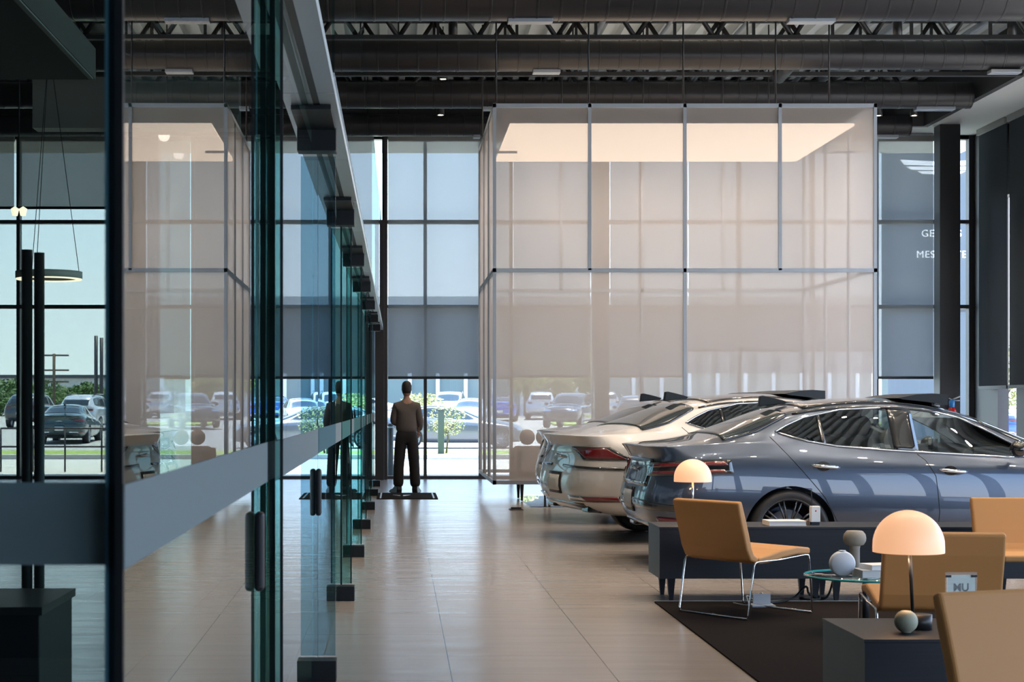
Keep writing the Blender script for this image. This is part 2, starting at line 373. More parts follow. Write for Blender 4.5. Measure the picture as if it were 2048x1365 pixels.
def joist(d, lab):
    zb, zt = 6.5, 7.38
    t = thing('roof_joist', lab, 'joist', (0, d, zb), 0, 'open web roof joists')
    h = zt - zb
    for nm, z in (('bottom_chord', 0), ('top_chord', h-.05)): MB().box(XL+.1, 9.65, -.05, .05, z, z+.06).build(nm, M['joist'], t)
    mb = MB(); x = XL+.2; k = 0
    while x < 9.65 - 1.1:
        mb.tube([(x,0,.03),(x+.55,0,h-.03)], .036, 6).tube([(x+.55,0,h-.03),(x+1.1,0,.03)], .036, 6).box(x+.53,x+.57,-.02,.02,.03,h-.03); x += 1.1
    mb.build('web', M['joist'], t)
for d, l in ((17.2,'roof joist above the top edge, nearest'), (20.2,'roof joist in front of the first duct'), (23.0,'black open web roof joist seen between first and second ducts'), (25.55,'black roof joist seen between second and third ducts'), (28.2,'black roof joist seen above the rearmost duct')): joist(d, l)
# pipes running front to back under the deck
for i, (p, d) in enumerate(((1215,24.8),(1855,24.0),(1660,27.6),(1350,25),(1500,25.2),(2000,24.8))):
    X = PX(p, d); z = 7.31
    r = (.045,.06,.04,.03,.03,.05)[i]
    tag(MB().tube([(X,16,z),(X,30.3,z)], r, 12).build('ceiling_pipe', M['alu']), ['grey pipe under the roof deck above the second pavilion bay','thick grey pipe under the roof deck near the right fascia','grey pipe under the roof deck above the right pavilion bay','thin conduit under the roof deck above the pavilion centre','thin conduit under the roof deck right of the pavilion centre','grey pipe under the roof deck at the far right'][i], 'pipe')
tag(MB().tube([(PX(1555,25.6),25.6,6.5),(PX(1600,25.0),25.0,6.75)], .12, 20).build('branch_duct', M['duct']), 'short slanted branch duct below the second round duct', 'duct')
# downlights
spots = []
def downlight(x, y, z, lab):
    t = thing('downlight', lab, 'ceiling light', (x,y,z), 0, 'cylinder downlights')
    MB().lathe([(0,.02),(.055,.02),(.055,0),(.065,0),(.065,.30),(0,.30)], n=16).build('can', M['black_metal'], t)
    MB().lathe([(0,.012),(.052,.012),(.052,.017),(0,.017)], n=16).build('lens', M['spot_glow'], t)
    MB().box(-.008,.008,-.008,.008,.30,7.42-z).build('stem', M['joist'], t)
    l = bpy.data.lights.new('downlight_beam','SPOT'); l.energy = SPOT_E; l.color = (1,.82,.64); l.spot_size = R(100); l.spot_blend = .6; l.shadow_soft_size = .05
    o = bpy.data.objects.new('downlight_beam', l); C.objects.link(o); o.location = (0,0,-.01); o.parent = t
SPOT_E = 140
for px, py, d, lab in ((906,72,23.6,'hanging between first and second ducts, left of the pavilion'),(886,159,26.2,'between second and third ducts'),(881,231,28.6,'between third and rearmost ducts'),(1795,75,23.4,'above the right pavilion bay'),(2024,72,23.6,'at the top right corner'),(1757,232,28.7,'right of the pavilion top'),(1828,232,28.7,'left of the dark corner column')):
    downlight(PX(px,d), d, PZ(py,d), 'black cylinder downlight ' + lab)
k = 0
for y in (9.6, 11.8, 14.0, 16.3, 18.7):
    for x in (.9, 2.3, 3.7, 5.1, 6.5, 7.9, 9.2):
        k += 1
        downlight(x + (.35 if k % 2 else -.2), y + (.5 if k % 3 else 0), 6.45, 'over the show floor, %s row from the camera, %s from the glass wall' % (('first','second','third','fourth','fifth')[(k-1)//7], ('first','second','third','fourth','fifth','sixth','seventh')[(k-1)%7]))
# ------------------------------------------------------------------ glass wall on the left
XG = -.42
def frost_z(): return 1.148, 1.276
GG = 'glass door leaves of the left partition'
ys = [2.46, 5.39, 8.46, 11.9, 15.3, 18.75, 22.2, 25.6, 28.6]
words = ['nearest the camera, carrying the longest looking black pull','carrying the second black pull handle','starting at the nearest black floor fitting','starting at the second floor fitting','in the middle of the row','beyond the middle of the row','near the doormat','just before the window wall']
for i in range(8):
    y0, y1 = ys[i], ys[i+1]
    t = thing('glass_door', 'clear teal glass door leaf ' + words[i], 'glass door', (XG - (.015 if i == 0 else 0), y1, 0), R((.30,.12,-.05,.05,-.08,0,.05,0)[i]), GG)
    L = y1 - y0 - .02
    MB().box(-.006,.006,-L,0,.012,2.80 if i else 6.2).build('pane', M['glass'], t)
    MB().box(.0065,.0085,-L,-.01,1.148,1.276).build('frosted_band', M['frost'], t)
    MB().box(-.009 if i else -.006,.009 if i else .006,-L-.004,-L+.012,.012,2.80).build('edge_seal', M['black'], t)
    if 0 < i:
        MB().box(-.02,.105,-.13,0,.0,.105).build('bottom_fitting', M['black'], t, bev=.003)
        MB().box(-.02,.105,-.13,0,2.685,2.80).build('top_fitting', M['black'], t, bev=.003)
        MB().box(-.02,.10,-.70,-.13,2.79,2.811).build('closer_plate', M['black'], t)
    if i in (0, 1):
        yy = (4.90, 8.25)[i] - y1
        MB().box(.0065,.034,yy-.03,yy+.03,.845,1.08).build('pull_handle', M['black'], t, bev=.012)
fx = [(5.39, 515, 565, 'fin', 'tall dark teal glass fin behind the first long black pull'), (8.50, 626, 671, 'fin_light', 'pale glass fin above the nearest black floor fitting'),
      (11.95, 678, 703, 'fin', 'narrow teal glass fin above the second black floor fitting'), (15.35, 700, 723, 'fin', 'narrow teal glass fin above the third black floor fitting'), (18.8, 715, 733, 'fin', 'narrow teal glass fin above the fourth floor fitting'), (22.3, 727, 742, 'fin', 'narrow teal glass fin farthest along the row')]
for d, a, b, m, lab in fx:
    t = thing('glass_fin', lab, 'glass fin', (PX(a,d), d, 0), 0, 'glass fins of the left partition')
    w = PX(b,d) - PX(a,d); z1 = 6.2 if d < 6 else 2.68; z0 = .01 if d < 6 else .107
    MB().box(0, w, 0, .012, z0, z1).build('pane', M[m], t)
    MB().box(w-.008 if d < 8 or d > 9 else -.004, w+.002 if d<8 or d>9 else .002, -.004, .0, z0, z1).build('edge_seal', M['black'] if d != 8.50 else M['glass_edge'], t)
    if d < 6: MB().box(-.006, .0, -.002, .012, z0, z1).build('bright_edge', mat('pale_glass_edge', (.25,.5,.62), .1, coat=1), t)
t = thing('door_header', 'long pale metal header rail above the glass doors with dark slot', 'header rail', (XG, 16, 2.815))
for k in range(13):
    a = -10.5 + k*2.0
    MB().box(-.05, .13, a, a+1.985, 0, .05).build('soffit_panel', M['head'], t)
MB().box(.02, .05, -10.4, 15.3, -.003, .0).build('door_track', M['black'], t)
tag(MB().box(-.295,-.283,7.3,30.8,2.87,4.48).build('glass_transom', M['glass']), 'tall glass transom sheet above the metal header', 'glass panel')
# near glass panel that faces the camera, its post, and the office behind
t = thing('glass_partition', 'near teal glass panel with wide frosted band at lower left', 'glass panel', (-1.1, 2.56, 0))
MB().box(-.9,.652,0,.012,.0,6.0).build('pane', M['side_glass'], t)
MB().box(-.9,.652,-.003,-.001,1.148,1.276).build('frosted_band', M['frost_dark'], t)
t = thing('door_post', 'dark slim jamb post between near glass panel and glass doors', 'post', (-.438, 2.56, 0))
MB().box(-.0085,.008,-.02,.02,0,6.0).build('jamb', mat('post_dark', (.006,.014,.022), .3, .4), t)
MB().box(-.014,-.0086,-.02,.02,0,6.0).build('bright_edge', mat('post_edge', (.12,.26,.36), .2, .3), t)
t = thing('hanging_bulkhead', 'dark boxed bulkhead with a light slot at upper left', 'bulkhead', (-1.67, 9.1, 3.195))
MB().box(-5, 0, -6.6, 0, 0, .17).build('box', M['dark_paint'], t)
MB().box(-.03, -.005, -6.5, -.05, -.008, 0).build('light_slot', M['gray_paint'], t)
tag(B('office_bulkhead', M['gray_paint'], PX(48,26), PX(470,26), 26.6, 27.0, PZ(256,26.6), 7.415), 'grey green bulkhead wall above the left office window', 'bulkhead')
for a, b, yt, lab in ((43,65,500,'left'), (68,89,506,'right')):
    d = 6.0
    tag(MB().tube([(PX((a+b)/2,d),d,0),(PX((a+b)/2,d),d,PZ(yt,d))], PX(b,d)/2-PX(a,d)/2, 16).build('floor_post', M['black_metal']), 'slim black upright post behind the near glass, %s of the pair' % lab, 'post')
t = thing('office_cabinet', 'black cabinet behind the near glass at the bottom left corner', 'cabinet', (PX(-40,5.0), 5.0, 0))
MB().box(-.35,.18,0,.5,.04,.76).build('body', M['black'], t, bev=.004); MB().box(-.36,.19,-.01,.51,.76,.785).build('top', M['black_metal'], t)
MB().box(-.33,.16,.02,.48,0,.04).build('plinth', M['black'], t)
t = thing('ring_pendant', 'round white ring pendant lamp hanging in the office', 'pendant lamp', (PX(98,18.3), 18.3, PZ(560,18.3)))
MB().lathe([(.30,0),(.36,0),(.36,.012),(.30,.012),(.30,0)], n=48).build('light_ring', M['spot_glow2'], t)
MB().lathe([(.30,.013),(.365,.013),(.365,.09),(.30,.09),(.30,.013)], n=48).build('rim', M['white_paint'], t)
for a in (0.3, 2.4, 4.5): MB().tube([(.33*math.cos(a),.33*math.sin(a),.09),(0,0,2.6)], .004, 6).build('cable', M['black'], t)
MB().box(-.006,.006,-.006,.006,2.6,7.42-PZ(560,18.3)).build('stem', M['black'], t)
t = thing('track_lights', 'pair of small spot lamps high in the left office', 'track light', (PX(38,12), 12, PZ(432,12)))
for dx in (-.03, .03): MB().lathe([(0,0),(.02,0),(.03,.05),(0,.07)], (dx,0,0), 12).build('lamp_head', M['spot_glow2'], t)
MB().tube([(0,0,.07),(0,0,7.42-PZ(432,12))], .006, 6).build('stem', M['black'], t)
# ------------------------------------------------------------------ pale cloth pavilion hung from the roof
bx0, bx1, by0, by1 = 1.297, 6.44, 22.3, 26.2
bz0, bz1, bzm = .327, 5.483, 3.226
t = thing('fabric_pavilion', 'large pale cloth lantern pavilion hung from the roof over a lounge', 'pavilion', ((bx0+bx1)/2, (by0+by1)/2, bz0))
def bl(x0,x1,y0,y1,z0,z1,name,m,bev=0):
    cx, cy = (bx0+bx1)/2, (by0+by1)/2
    if name == 'cloth_panel':      # one woven sheet, stretched between the rails
        x0 -= cx; x1 -= cx; y0 -= cy; y1 -= cy; z0 -= bz0; z1 -= bz0; xm, ym = (x0+x1)/2, (y0+y1)/2
        if x1-x0 > y1-y0: return MB().quad((x0,ym,z0),(x1,ym,z0),(x1,ym,z1),(x0,ym,z1)).build(name, m, t)
        return MB().quad((xm,y0,z0),(xm,y1,z0),(xm,y1,z1),(xm,y0,z1)).build(name, m, t)
    return MB().box(x0-cx,x1-cx,y0-cy,y1-cy,z0-bz0,z1-bz0).build(name, m, t, bev=bev)
cols = [bx0 + (bx1-bx0)*k/4 for k in range(5)]
fw = .022
for y in (by0, by1):
    for nm, z in (('top_rail', bz1-.03), ('middle_rail', bzm), ('bottom_rail', bz0+.03)):
        bl(bx0-fw, bx1+fw, y-fw, y+fw, z-.026, z+.026, nm, M['alu'])
    for k, x in enumerate(cols):
        z0 = bz0 if k in (0,2,4) else bzm
        bl(x-fw, x+fw, y-fw, y+fw, z0, bz1, 'upright', M['alu'])
    for k in range(4): bl(cols[k]+fw, cols[k+1]-fw, y-.003, y+.003, bzm+.026, bz1-.056, 'cloth_panel', M['cloth'])
    for k in (0,2): bl(cols[k]+fw, cols[k+2]-fw, y-.003, y+.003, bz0+.056, bzm-.026, 'cloth_panel', M['cloth'])
for x in (bx0, bx1):
    for nm, z in (('side_rail', bz1-.03), ('side_rail', bzm), ('side_rail', bz0+.03)):
        bl(x-fw, x+fw, by0+fw, by1-fw, z-.026, z+.026, nm, M['alu'])
    sx = -1 if x == bx0 else 1
    for k in range(3):
        a, b = by0+fw+(by1-by0-2*fw)*k/3, by0+fw+(by1-by0-2*fw)*(k+1)/3
        if k: bl(x-fw, x+fw, a-fw, a+fw, bz0, bz1, 'upright', M['alu'])
        bl(x-.003, x+.003, a+(.0 if not k else fw), b-(fw if k < 2 else 0), bzm+.026, bz1-.056, 'cloth_panel', M['cloth'])
        bl(x-.003, x+.003, a+(.0 if not k else fw), b-(fw if k < 2 else 0), bz0+.056, bzm-.026, 'cloth_panel', M['cloth'])
bl(1.54, 6.3, 22.8, 26.15, 5.265, 5.30, 'glowing_ceiling', M['ceiling_glow'])  # cloth ceiling with its lit look put in as glow
for k, x in enumerate((bx0+.03, cols[1], cols[2], cols[3]-.03, 5.85)):
    for y in (by0+.12, by1-.12):
        cx, cy = (bx0+bx1)/2, (by0+by1)/2
        MB().tube([(x-cx,y-cy,bz1-bz0),(x-cx,y-cy,7.42-bz0)], .012, 8).build('hanger_rod', M['black_metal'], t)
for k in range(2):
    x = (1.35, 6.1)[k]
    bl(x, x+.32, 23.2, 23.24, 4.95, 4.98, 'bracket_arm', M['alu'])
# unseen spots added under the ceiling sheet to brighten the cloth
for px_ in (2.3, 3.9, 5.5):
    for py_ in (23.6, 25.3):
        al = bpy.data.lights.new('cloth_fill_spot','SPOT'); al.energy = 120; al.color = (1,.84,.70); al.spot_size = R(165); al.spot_blend = .8; al.shadow_soft_size = .08
        ao = bpy.data.objects.new('cloth_fill_spot', al); C.objects.link(ao); ao.location = (px_-(bx0+bx1)/2, py_-(by0+by1)/2, 5.25-bz0); ao.parent = t
#PART2
# ------------------------------------------------------------------ cars
def lerp_tab(tab, x):
    if x <= tab[0][0]: return tab[0][1]
    for (a, va), (b, vb) in zip(tab, tab[1:]):
        if x <= b: return va + (vb-va)*(x-a)/(b-a)
    return tab[-1][1]
# stations: x, width scale, zbot, zshoulder, wb, zb, wt, zr, zt
SEDAN = [(-.0,.36,.34,.93,.32,1.045,.26,1.055,1.06), (.03,.72,.32,.93,.62,1.045,.52,1.055,1.06), (.15,.91,.30,.94,.74,1.05,.56,1.065,1.07), (.40,.97,.26,.95,.77,1.065,.58,1.085,1.09),
 (.62,.985,.24,.96,.78,1.08,.60,1.12,1.13), (.95,.99,.22,.95,.80,1.09,.60,1.21,1.27), (1.30,1.0,.20,.93,.81,1.07,.60,1.335,1.395), (1.75,1.0,.19,.91,.815,1.04,.60,1.405,1.455), (2.25,1.0,.18,.895,.82,1.01,.60,1.405,1.47),
 (2.70,1.0,.18,.88,.82,.98,.60,1.335,1.41), (3.05,.995,.18,.87,.81,.965,.61,1.185,1.305), (3.42,.99,.18,.86,.79,.95,.63,1.035,1.13), (3.75,.985,.19,.845,.74,.93,.55,.975,1.01), (4.25,.975,.20,.80,.66,.875,.45,.93,.95), (4.68,.93,.21,.72,.58,.79,.38,.84,.86), (4.9,.80,.22,.62,.5,.69,.33,.73,.75), (5.0,.42,.24,.55,.3,.60,.2,.64,.66)]
SUV = [(0,.40,.42,1.05,.34,1.15,.28,1.20,1.24),(.04,.75,.40,1.05,.66,1.15,.54,1.20,1.25),(.16,.93,.38,1.06,.76,1.16,.60,1.36,1.40),(.42,.98,.34,1.06,.80,1.16,.62,1.58,1.61),(.8,.99,.30,1.05,.81,1.15,.63,1.63,1.67),(1.3,1,.28,1.04,.82,1.13,.64,1.66,1.70),(2.0,1,.27,1.03,.82,1.11,.64,1.67,1.71),
 (2.6,1,.27,1.02,.82,1.09,.64,1.62,1.67),(3.0,1,.27,1.01,.81,1.07,.63,1.42,1.50),(3.35,.99,.27,1.0,.79,1.06,.63,1.16,1.25),(3.65,.985,.28,.98,.75,1.04,.58,1.09,1.12),(4.2,.97,.29,.94,.68,1.0,.48,1.05,1.07),(4.6,.93,.30,.86,.6,.93,.42,.98,1.0),(4.78,.80,.32,.74,.5,.82,.36,.86,.88),(4.85,.45,.34,.66,.3,.72,.22,.76,.78)]
W2 = .945
def body_cage(tab, lip=True):
    bm = bmesh.new(); rows = []
    for j, (x, ws, bot, zs, wb, zb, wt, zr, zt) in enumerate(tab):
        w = W2*ws; rear = j < 3
        mid = bot + (zs-bot)*.33; mid2 = bot + (zs-bot)*.66
        pts = [(0,bot),(.62*w,bot),(.90*w,bot+.03),(.985*w,mid),(w,mid2),(.972*w,zs),(wb,zb),(wt,zr),(wt*.55,zt-(zt-zr)*.18),(0,zt)]
        if rear: pts[5] = (wb*1.04, zs); 
        dx = [0]*10
        if rear and lip:
            s = 1 if j < 2 else .55
            dx = [.16*s,.14*s,.06*s,-.03*s,.02*s,.10*s,.0,.0,.02*s,.03*s]
        rows.append([bm.verts.new((x+dx[i], y, z)) for i,(y,z) in enumerate(pts)])
    left = []
    for r in rows: left.append([r[i] if i in (0,9) else bm.verts.new((r[i].co.x, -r[i].co.y, r[i].co.z)) for i in range(10)])
    for A in (rows, left):
        for a, b in zip(A, A[1:]):
            for i in range(9): bm.faces.new((a[i], b[i], b[i+1], a[i+1]))
    for k in (0, -1):
        a, b = rows[k], left[k]
        for i in range(9):
            q = list(dict.fromkeys([a[i], a[i+1], b[i+1], b[i]]))
            if len(q) > 2: bm.faces.new(q)
    bmesh.ops.recalc_face_normals(bm, faces=bm.faces[:])
    cl = bm.edges.layers.float.get('crease_edge') or bm.edges.layers.float.new('crease_edge')
    def cre(seq, v):
        for a, b in zip(seq, seq[1:]):
            e = bm.edges.get((a, b))
            if e: e[cl] = v
    if lip:
        for A in (rows, left): cre([A[j][6] for j in range(0,4)], .8)
    for A in (rows, left):
        cre([A[j][6] for j in range(3, len(A))], .55); cre([A[j][7] for j in range(3, len(A)-4)], .35); cre([A[j][5] for j in range(0, len(A))], .25)
    if lip: cre([rows[0][6], left[0][6]], .8)
    return bm
def eval_mesh(o):
    dg = bpy.context.evaluated_depsgraph_get(); dg.update()
    return bpy.data.meshes.new_from_object(o.evaluated_get(dg), depsgraph=dg)
DLO_TOP = [(1.12,1.172),(1.22,1.225),(1.38,1.292),(1.70,1.358),(2.1,1.378),(2.45,1.362),(2.76,1.288),(3.02,1.165),(3.2,1.065),(3.36,.965)]
DLO_BOT = [(1.12,1.168),(1.25,1.125),(1.38,1.09),(1.62,1.05),(2.1,1.012),(2.6,.985),(3.1,.955),(3.36,.945)]
SUV_TOP = [(.45,1.30),(.60,1.50),(1.0,1.57),(2.0,1.60),(2.5,1.56),(2.85,1.42),(3.2,1.20),(3.35,1.09)]
SUV_BOT = [(.45,1.22),(.7,1.17),(1.6,1.13),(3.35,1.06)]
def make_bodies(tab, top, bot, wr, wf, cut_glass=True):
    bm = body_cage(tab)
    me = bpy.data.meshes.new('cage'); bm.to_mesh(me); bm.free()
    o = bpy.data.objects.new('cage', me); C.objects.link(o)
    m = o.modifiers.new('s','SUBSURF'); m.levels = m.render_levels = 4
    full = eval_mesh(o)
    bvh = BVHTree.FromPolygons([v.co.copy() for v in full.vertices], [tuple(p.vertices) for p in full.polygons])
    cut = MB()
    for x in (wr, wf):
        for s in (-1, 1):
            y0, y1 = (.60, 1.2) if s > 0 else (-1.2, -.60)
            cut.lathe([(0,0),(.385,0),(.385,y1-y0),(0,y1-y0)], (x, y0, .335), 56, 'Y')
    if cut_glass:
        poly = [(x, z+.0) for x, z in top] + [(x, z) for x, z in reversed(bot[1:])]
        dense = []
        for (a, b), (c, d) in zip(poly, poly[1:]+poly[:1]):
            for k in range(3): dense.append((a+(c-a)*k/3, b+(d-b)*k/3))
        cut.prism(dense, -1.3, 1.3)
    co = cut.build('cutter', M['black'])
    o.data.materials.append(None)
    bo = o.modifiers.new('b','BOOLEAN'); bo.operation = 'DIFFERENCE'; bo.object = co; bo.solver = 'EXACT'
    try: bo.material_mode = 'TRANSFER'
    except Exception: pass
    res = eval_mesh(o)
    for q in (o, co): bpy.data.objects.remove(q, do_unlink=True)
    for p in res.polygons: p.use_smooth = True
    try: res.set_sharp_from_angle(angle=R(38))
    except Exception: pass
    return res, bvh
SED_MESH, SED_BVH = make_bodies(SEDAN, DLO_TOP, DLO_BOT, 1.19, 4.2)
SUV_MESH, SUV_BVH = make_bodies(SUV, SUV_TOP, SUV_BOT, .95, 3.85, False)
def side_ray(s): return lambda a, b: (Vector((a, 2.2*s, b)), Vector((0, -s, 0)))
def rear_ray(a, b): return Vector((-1.5, a, b)), Vector((1, 0, 0))
def front_ray(a, b): return Vector((7, a, b)), Vector((-1, 0, 0))
def corner_ray(s):     # a runs along the rear corner, from the tail centre round to the flank
    d = Vector((.78, -s*.62, 0)).normalized(); p = Vector((.62, s*.78, 0)).normalized()
    return lambda a, b: (Vector((0,0,b)) + p*a - d*3, d)
def top_ray(a, b): return Vector((a, b, 3)), Vector((0, 0, -1))
def shell(name, bvh, ray, quad_fn, nu, nv, m, parent, off=.004, th=.006):
    bm = bmesh.new(); g = []; last = None
    for i in range(nu+1):
        r_ = []
        for j in range(nv+1):
            a, b = quad_fn(i/nu, j/nv); o, d = ray(a, b); loc, n, _, _ = bvh.ray_cast(o, d)
            if loc is None: r_.append(None); continue
            if n.dot(d) > 0: n = -n
            r_.append(bm.verts.new(loc + n*off))
        g.append(r_)
    for i in range(nu):
        for j in range(nv):
            q = [g[i][j], g[i+1][j], g[i+1][j+1], g[i][j+1]]
            q = [v for v in q if v]
            if len(q) >= 3: bm.faces.new(q).smooth = True
    bmesh.ops.remove_doubles(bm, verts=bm.verts[:], dist=1e-5)
    me = bpy.data.meshes.new(name); bm.to_mesh(me); bm.free(); me.materials.append(m)
    o = bpy.data.objects.new(name, me); C.objects.link(o); o.parent = parent
    if th: s = o.modifiers.new('s','SOLIDIFY'); s.thickness = th; s.offset = 0
    return o
def line(name, bvh, ray, pts, r, m, parent, off=.0, nd=12, n=6):
    P = []
    for (a, b), (c, d) in zip(pts, pts[1:]):
        for k in range(nd):
            u, v = a+(c-a)*k/nd, b+(d-b)*k/nd; o_, d_ = ray(u, v); loc, nn, _, _ = bvh.ray_cast(o_, d_)
            if loc is not None:
                if nn.dot(d_) > 0: nn = -nn
                P.append(loc + nn*off)
    return MB().tube(P, r, n).build(name, m, parent)
def strip(top, bot, x0, x1, ins=0): return lambda u, v: (x0+(x1-x0)*u, (lerp_tab(bot, x0+(x1-x0)*u)+ins)*(1-v) + (lerp_tab(top, x0+(x1-x0)*u)-ins)*v)
def bil(p): return lambda u, v: tuple((p[0][k]*(1-u)+p[1][k]*u)*(1-v) + (p[3][k]*(1-u)+p[2][k]*u)*v for k in (0,1))
WM = {}
def wheel(x, s, parent, rim='rim', rad=.345):
    key = rim
    t = bpy.data.objects.new('wheel', None); C.objects.link(t); t.parent = parent; t.location = (x, s*.80, rad); t.rotation_euler = (0, 0, 0 if s < 0 else PI)
    def put(nm, fn, m):
        k = (nm, rim)
        if k not in WM: o = fn().build(nm, m, t); WM[k] = o.data
        else: o = bpy.data.objects.new(nm, WM[k]); C.objects.link(o); o.parent = t
        return o
    q = rad
    put('tyre', lambda: MB().lathe([(.262,-.115),(.29,-.13),(q-.035,-.128),(q-.008,-.105),(q,-.06),(q,.06),(q-.008,.105),(q-.035,.11),(.262,.1),(.262,-.115)], (0,0,0), 64, 'Y'), M['rubber'])
    def rimf():
        mb = MB().lathe([(.25,-.085),(.263,-.118),(.270,-.118),(.268,.1),(.20,.08),(.20,.05),(.25,.05),(.25,-.085)], (0,0,0), 64, 'Y')
        mb.lathe([(0,-.085),(.055,-.085),(.07,-.06),(.07,.02),(0,.02)], (0,0,0), 32, 'Y')
        for k in range(10):
            for dd in (-.09, .09):
                a = 2*PI*k/10 + dd; a2 = 2*PI*k/10 + dd*.6
                mb.tube([(.05*math.cos(a2),-.066,.05*math.sin(a2)),(.16*math.cos(a),-.085,.16*math.sin(a)),(.257*math.cos(a),-.10,.257*math.sin(a))], [.011,.010,.009], 6)
        return mb
    put('rim', rimf, M[rim])
    put('brake_disc', lambda: MB().lathe([(0,-.01),(.17,-.01),(.17,.015),(0,.015)], (0,0,0), 40, 'Y'), M['alu'])
    return t
def sedan(label, loc, yaw, paint, kind='blue', detail=True, group=None):
    t = thing('sedan_car', label, 'car', loc, yaw, group)
    me = SED_MESH.copy(); me.materials.clear(); me.materials.append(paint); me.materials.append(M['black'])
    b = bpy.data.objects.new('body', me); C.objects.link(b); b.parent = t
    V = SED_BVH; dt = M['dark_trim']; edge = .9
    sides = (-1, 1)
    for s in sides:
        ry = side_ray(s)
        gl = M['car_glass'] if detail else M['car_glass_out']
        shell('quarter_window', V, ry, strip(DLO_TOP, DLO_BOT, 1.13, 1.49), 14, 6, gl, t, .002, 0)
        shell('rear_door_window', V, ry, strip(DLO_TOP, DLO_BOT, 1.52, 2.12), 14, 8, gl, t, .002, 0)
        shell('front_door_window', V, ry, strip(DLO_TOP, DLO_BOT, 2.31, 3.34), 20, 8, M['car_glass2'] if detail else gl, t, .002, 0)
        shell('window_pillar', V, ry, strip(DLO_TOP, DLO_BOT, 1.49, 1.525), 2, 8, dt, t, .004, .01)
        shell('door_pillar', V, ry, strip(DLO_TOP, DLO_BOT, 2.11, 2.32), 4, 8, dt, t, .004, .008)
        loop = [(1.115,1.17)] + DLO_TOP[1:] + DLO_BOT[::-1][1:-1] + [(1.115,1.17)]
        line('window_trim', V, ry, loop, .0085, M['chrome'], t, .004, 6)
        line('door_seam', V, ry, [(1.06,1.13),(1.16,1.0),(1.48,.62),(1.60,.40),(1.68,.26)], .0035, M['black'], t)
        line('door_seam', V, ry, [(2.30,.985),(2.36,.93),(2.43,.80),(2.46,.50),(2.45,.24)], .0035, M['black'], t)
        line('door_seam', V, ry, [(3.42,.93),(3.50,.70),(3.50,.40),(3.44,.24)], .0035, M['black'], t)
        for hx, hz in ((1.47, .885), (2.56, .845)):
            h = MB().tube([(hx-.125,s*.955,hz+.012),(hx-.09,s*.985,hz+.008),(hx,s*.992,hz),(hx+.09,s*.985,hz-.006),(hx+.125,s*.955,hz-.006)], [.008,.014,.015,.014,.008], 10).build('door_handle', M['chrome'], t)
            shell('handle_cup', V, ry, lambda u, v, hx=hx, hz=hz: (hx + .06*math.cos(2*PI*u)*v, hz + .04*math.sin(2*PI*u)*v), 20, 2, M['dark_trim'], t, .003, 0)
        cr = corner_ray(s)
        if kind == 'blue':
            for z0, z1 in ((.865,.895), (.805,.83)):
                shell('tail_lamp', V, cr, bil([(.52,z0),(1.12,z0+.03),(1.10,z1+.03),(.52,z1)]), 40, 2, M['red_lamp'], t, .008, .012)
            shell('lamp_bezel', V, cr, bil([(.42,.79),(1.16,.82),(1.13,.945),(.42,.91)]), 30, 4, dt, t, .003, .008)
            shell('rear_trim', V, cr, bil([(.1,.52),(.98,.50),(.98,.56),(.1,.60)]), 24, 3, dt, t, .004, .01)
            shell('reflector', V, cr, bil([(.62,.40),(.86,.40),(.86,.44),(.62,.45)]), 10, 2, M['red_lamp'], t, .008, .01)
        else:
            shell('tail_lamp', V, cr, bil([(.60,.825),(.98,.825),(.80,.925),(.36,.925)]), 24, 5, M['red_lamp'], t, .006, .012)
            shell('lamp_bezel', V, cr, bil([(.55,.812),(1.04,.812),(.83,.938),(.30,.938)]), 24, 5, M['dark_trim'], t, .003, .008)
            shell('rear_line', V, cr, bil([(.16,.735),(1.12,.715),(1.10,.74),(.16,.76)]), 30, 2, dt, t, .005, .008)
            shell('reflector', V, cr, bil([(.62,.42),(.92,.42),(.90,.46),(.55,.46)]), 14, 2, M['red_lamp'], t, .010, .012)
            shell('chrome_strip', V, cr, bil([(.3,.415),(1.14,.405),(1.12,.455),(.3,.465)]), 30, 2, M['chrome'], t, .004, .010)
        MB().box(.13,.30,s*.56-.10,s*.56+.10,.30,.375).build('exhaust_tip', dt, t, bev=.015)
        if detail:
            m = MB().lathe([(0,-.09),(.05,-.07),(.075,0),(.05,.07),(0,.09)], (3.10, s*1.02, 1.03), 16, 'Y').build('side_mirror', paint if kind!='blue' else dt, t)
            MB().tube([(3.12,s*.86,.98),(3.12,s*.99,1.01)], .02, 8).build('mirror_arm', dt, m)
        shell('headlamp', V, front_ray, lambda u, v, s=s: (s*(.45+.36*u), .60+.07*v+.02*u), 12, 3, M['chrome'], t, .005, .006)
        for wx in (1.19, 4.2): wheel(wx, s, t, 'rim' if kind == 'blue' else 'rim_silver')
    shell('rear_window', V, top_ray, lambda u, v: (.66+.60*u, (2*v-1)*(.70-.14*u)), 16, 16, M['car_glass_out'], t, .004, .006)
    shell('windscreen', V, top_ray, lambda u, v: (2.98+.66*u, (2*v-1)*(.56+.12*u)), 14, 14, M['car_glass_out'], t, .004, .006)
    shell('sunroof', V, top_ray, lambda u, v: (1.42+1.25*u, (2*v-1)*.50), 16, 14, dt, t, .006, .008)
    if detail:
        MB().prism([(2.26,1.462),(2.42,1.492),(2.56,1.502),(2.70,1.493),(2.70,1.40),(2.50,1.43),(2.30,1.45)], -.50, .50).build('roof_deflector', M['black'], t)
        line('roof_rail', V, top_ray, [(1.30,-.575),(2.0,-.595),(2.6,-.59)], .012, dt, t, .003)
        line('rear_window_edge', V, top_ray, [(.66,-.71),(.95,-.665),(1.27,-.565)], .014, dt, t, .003)
    MB().prism([(1.16,1.39),(1.175,1.482),(1.20,1.486),(1.27,1.472),(1.36,1.45),(1.42,1.432),(1.40,1.41)], -.026, .026).build('roof_antenna', M['black'], t, bev=.006)
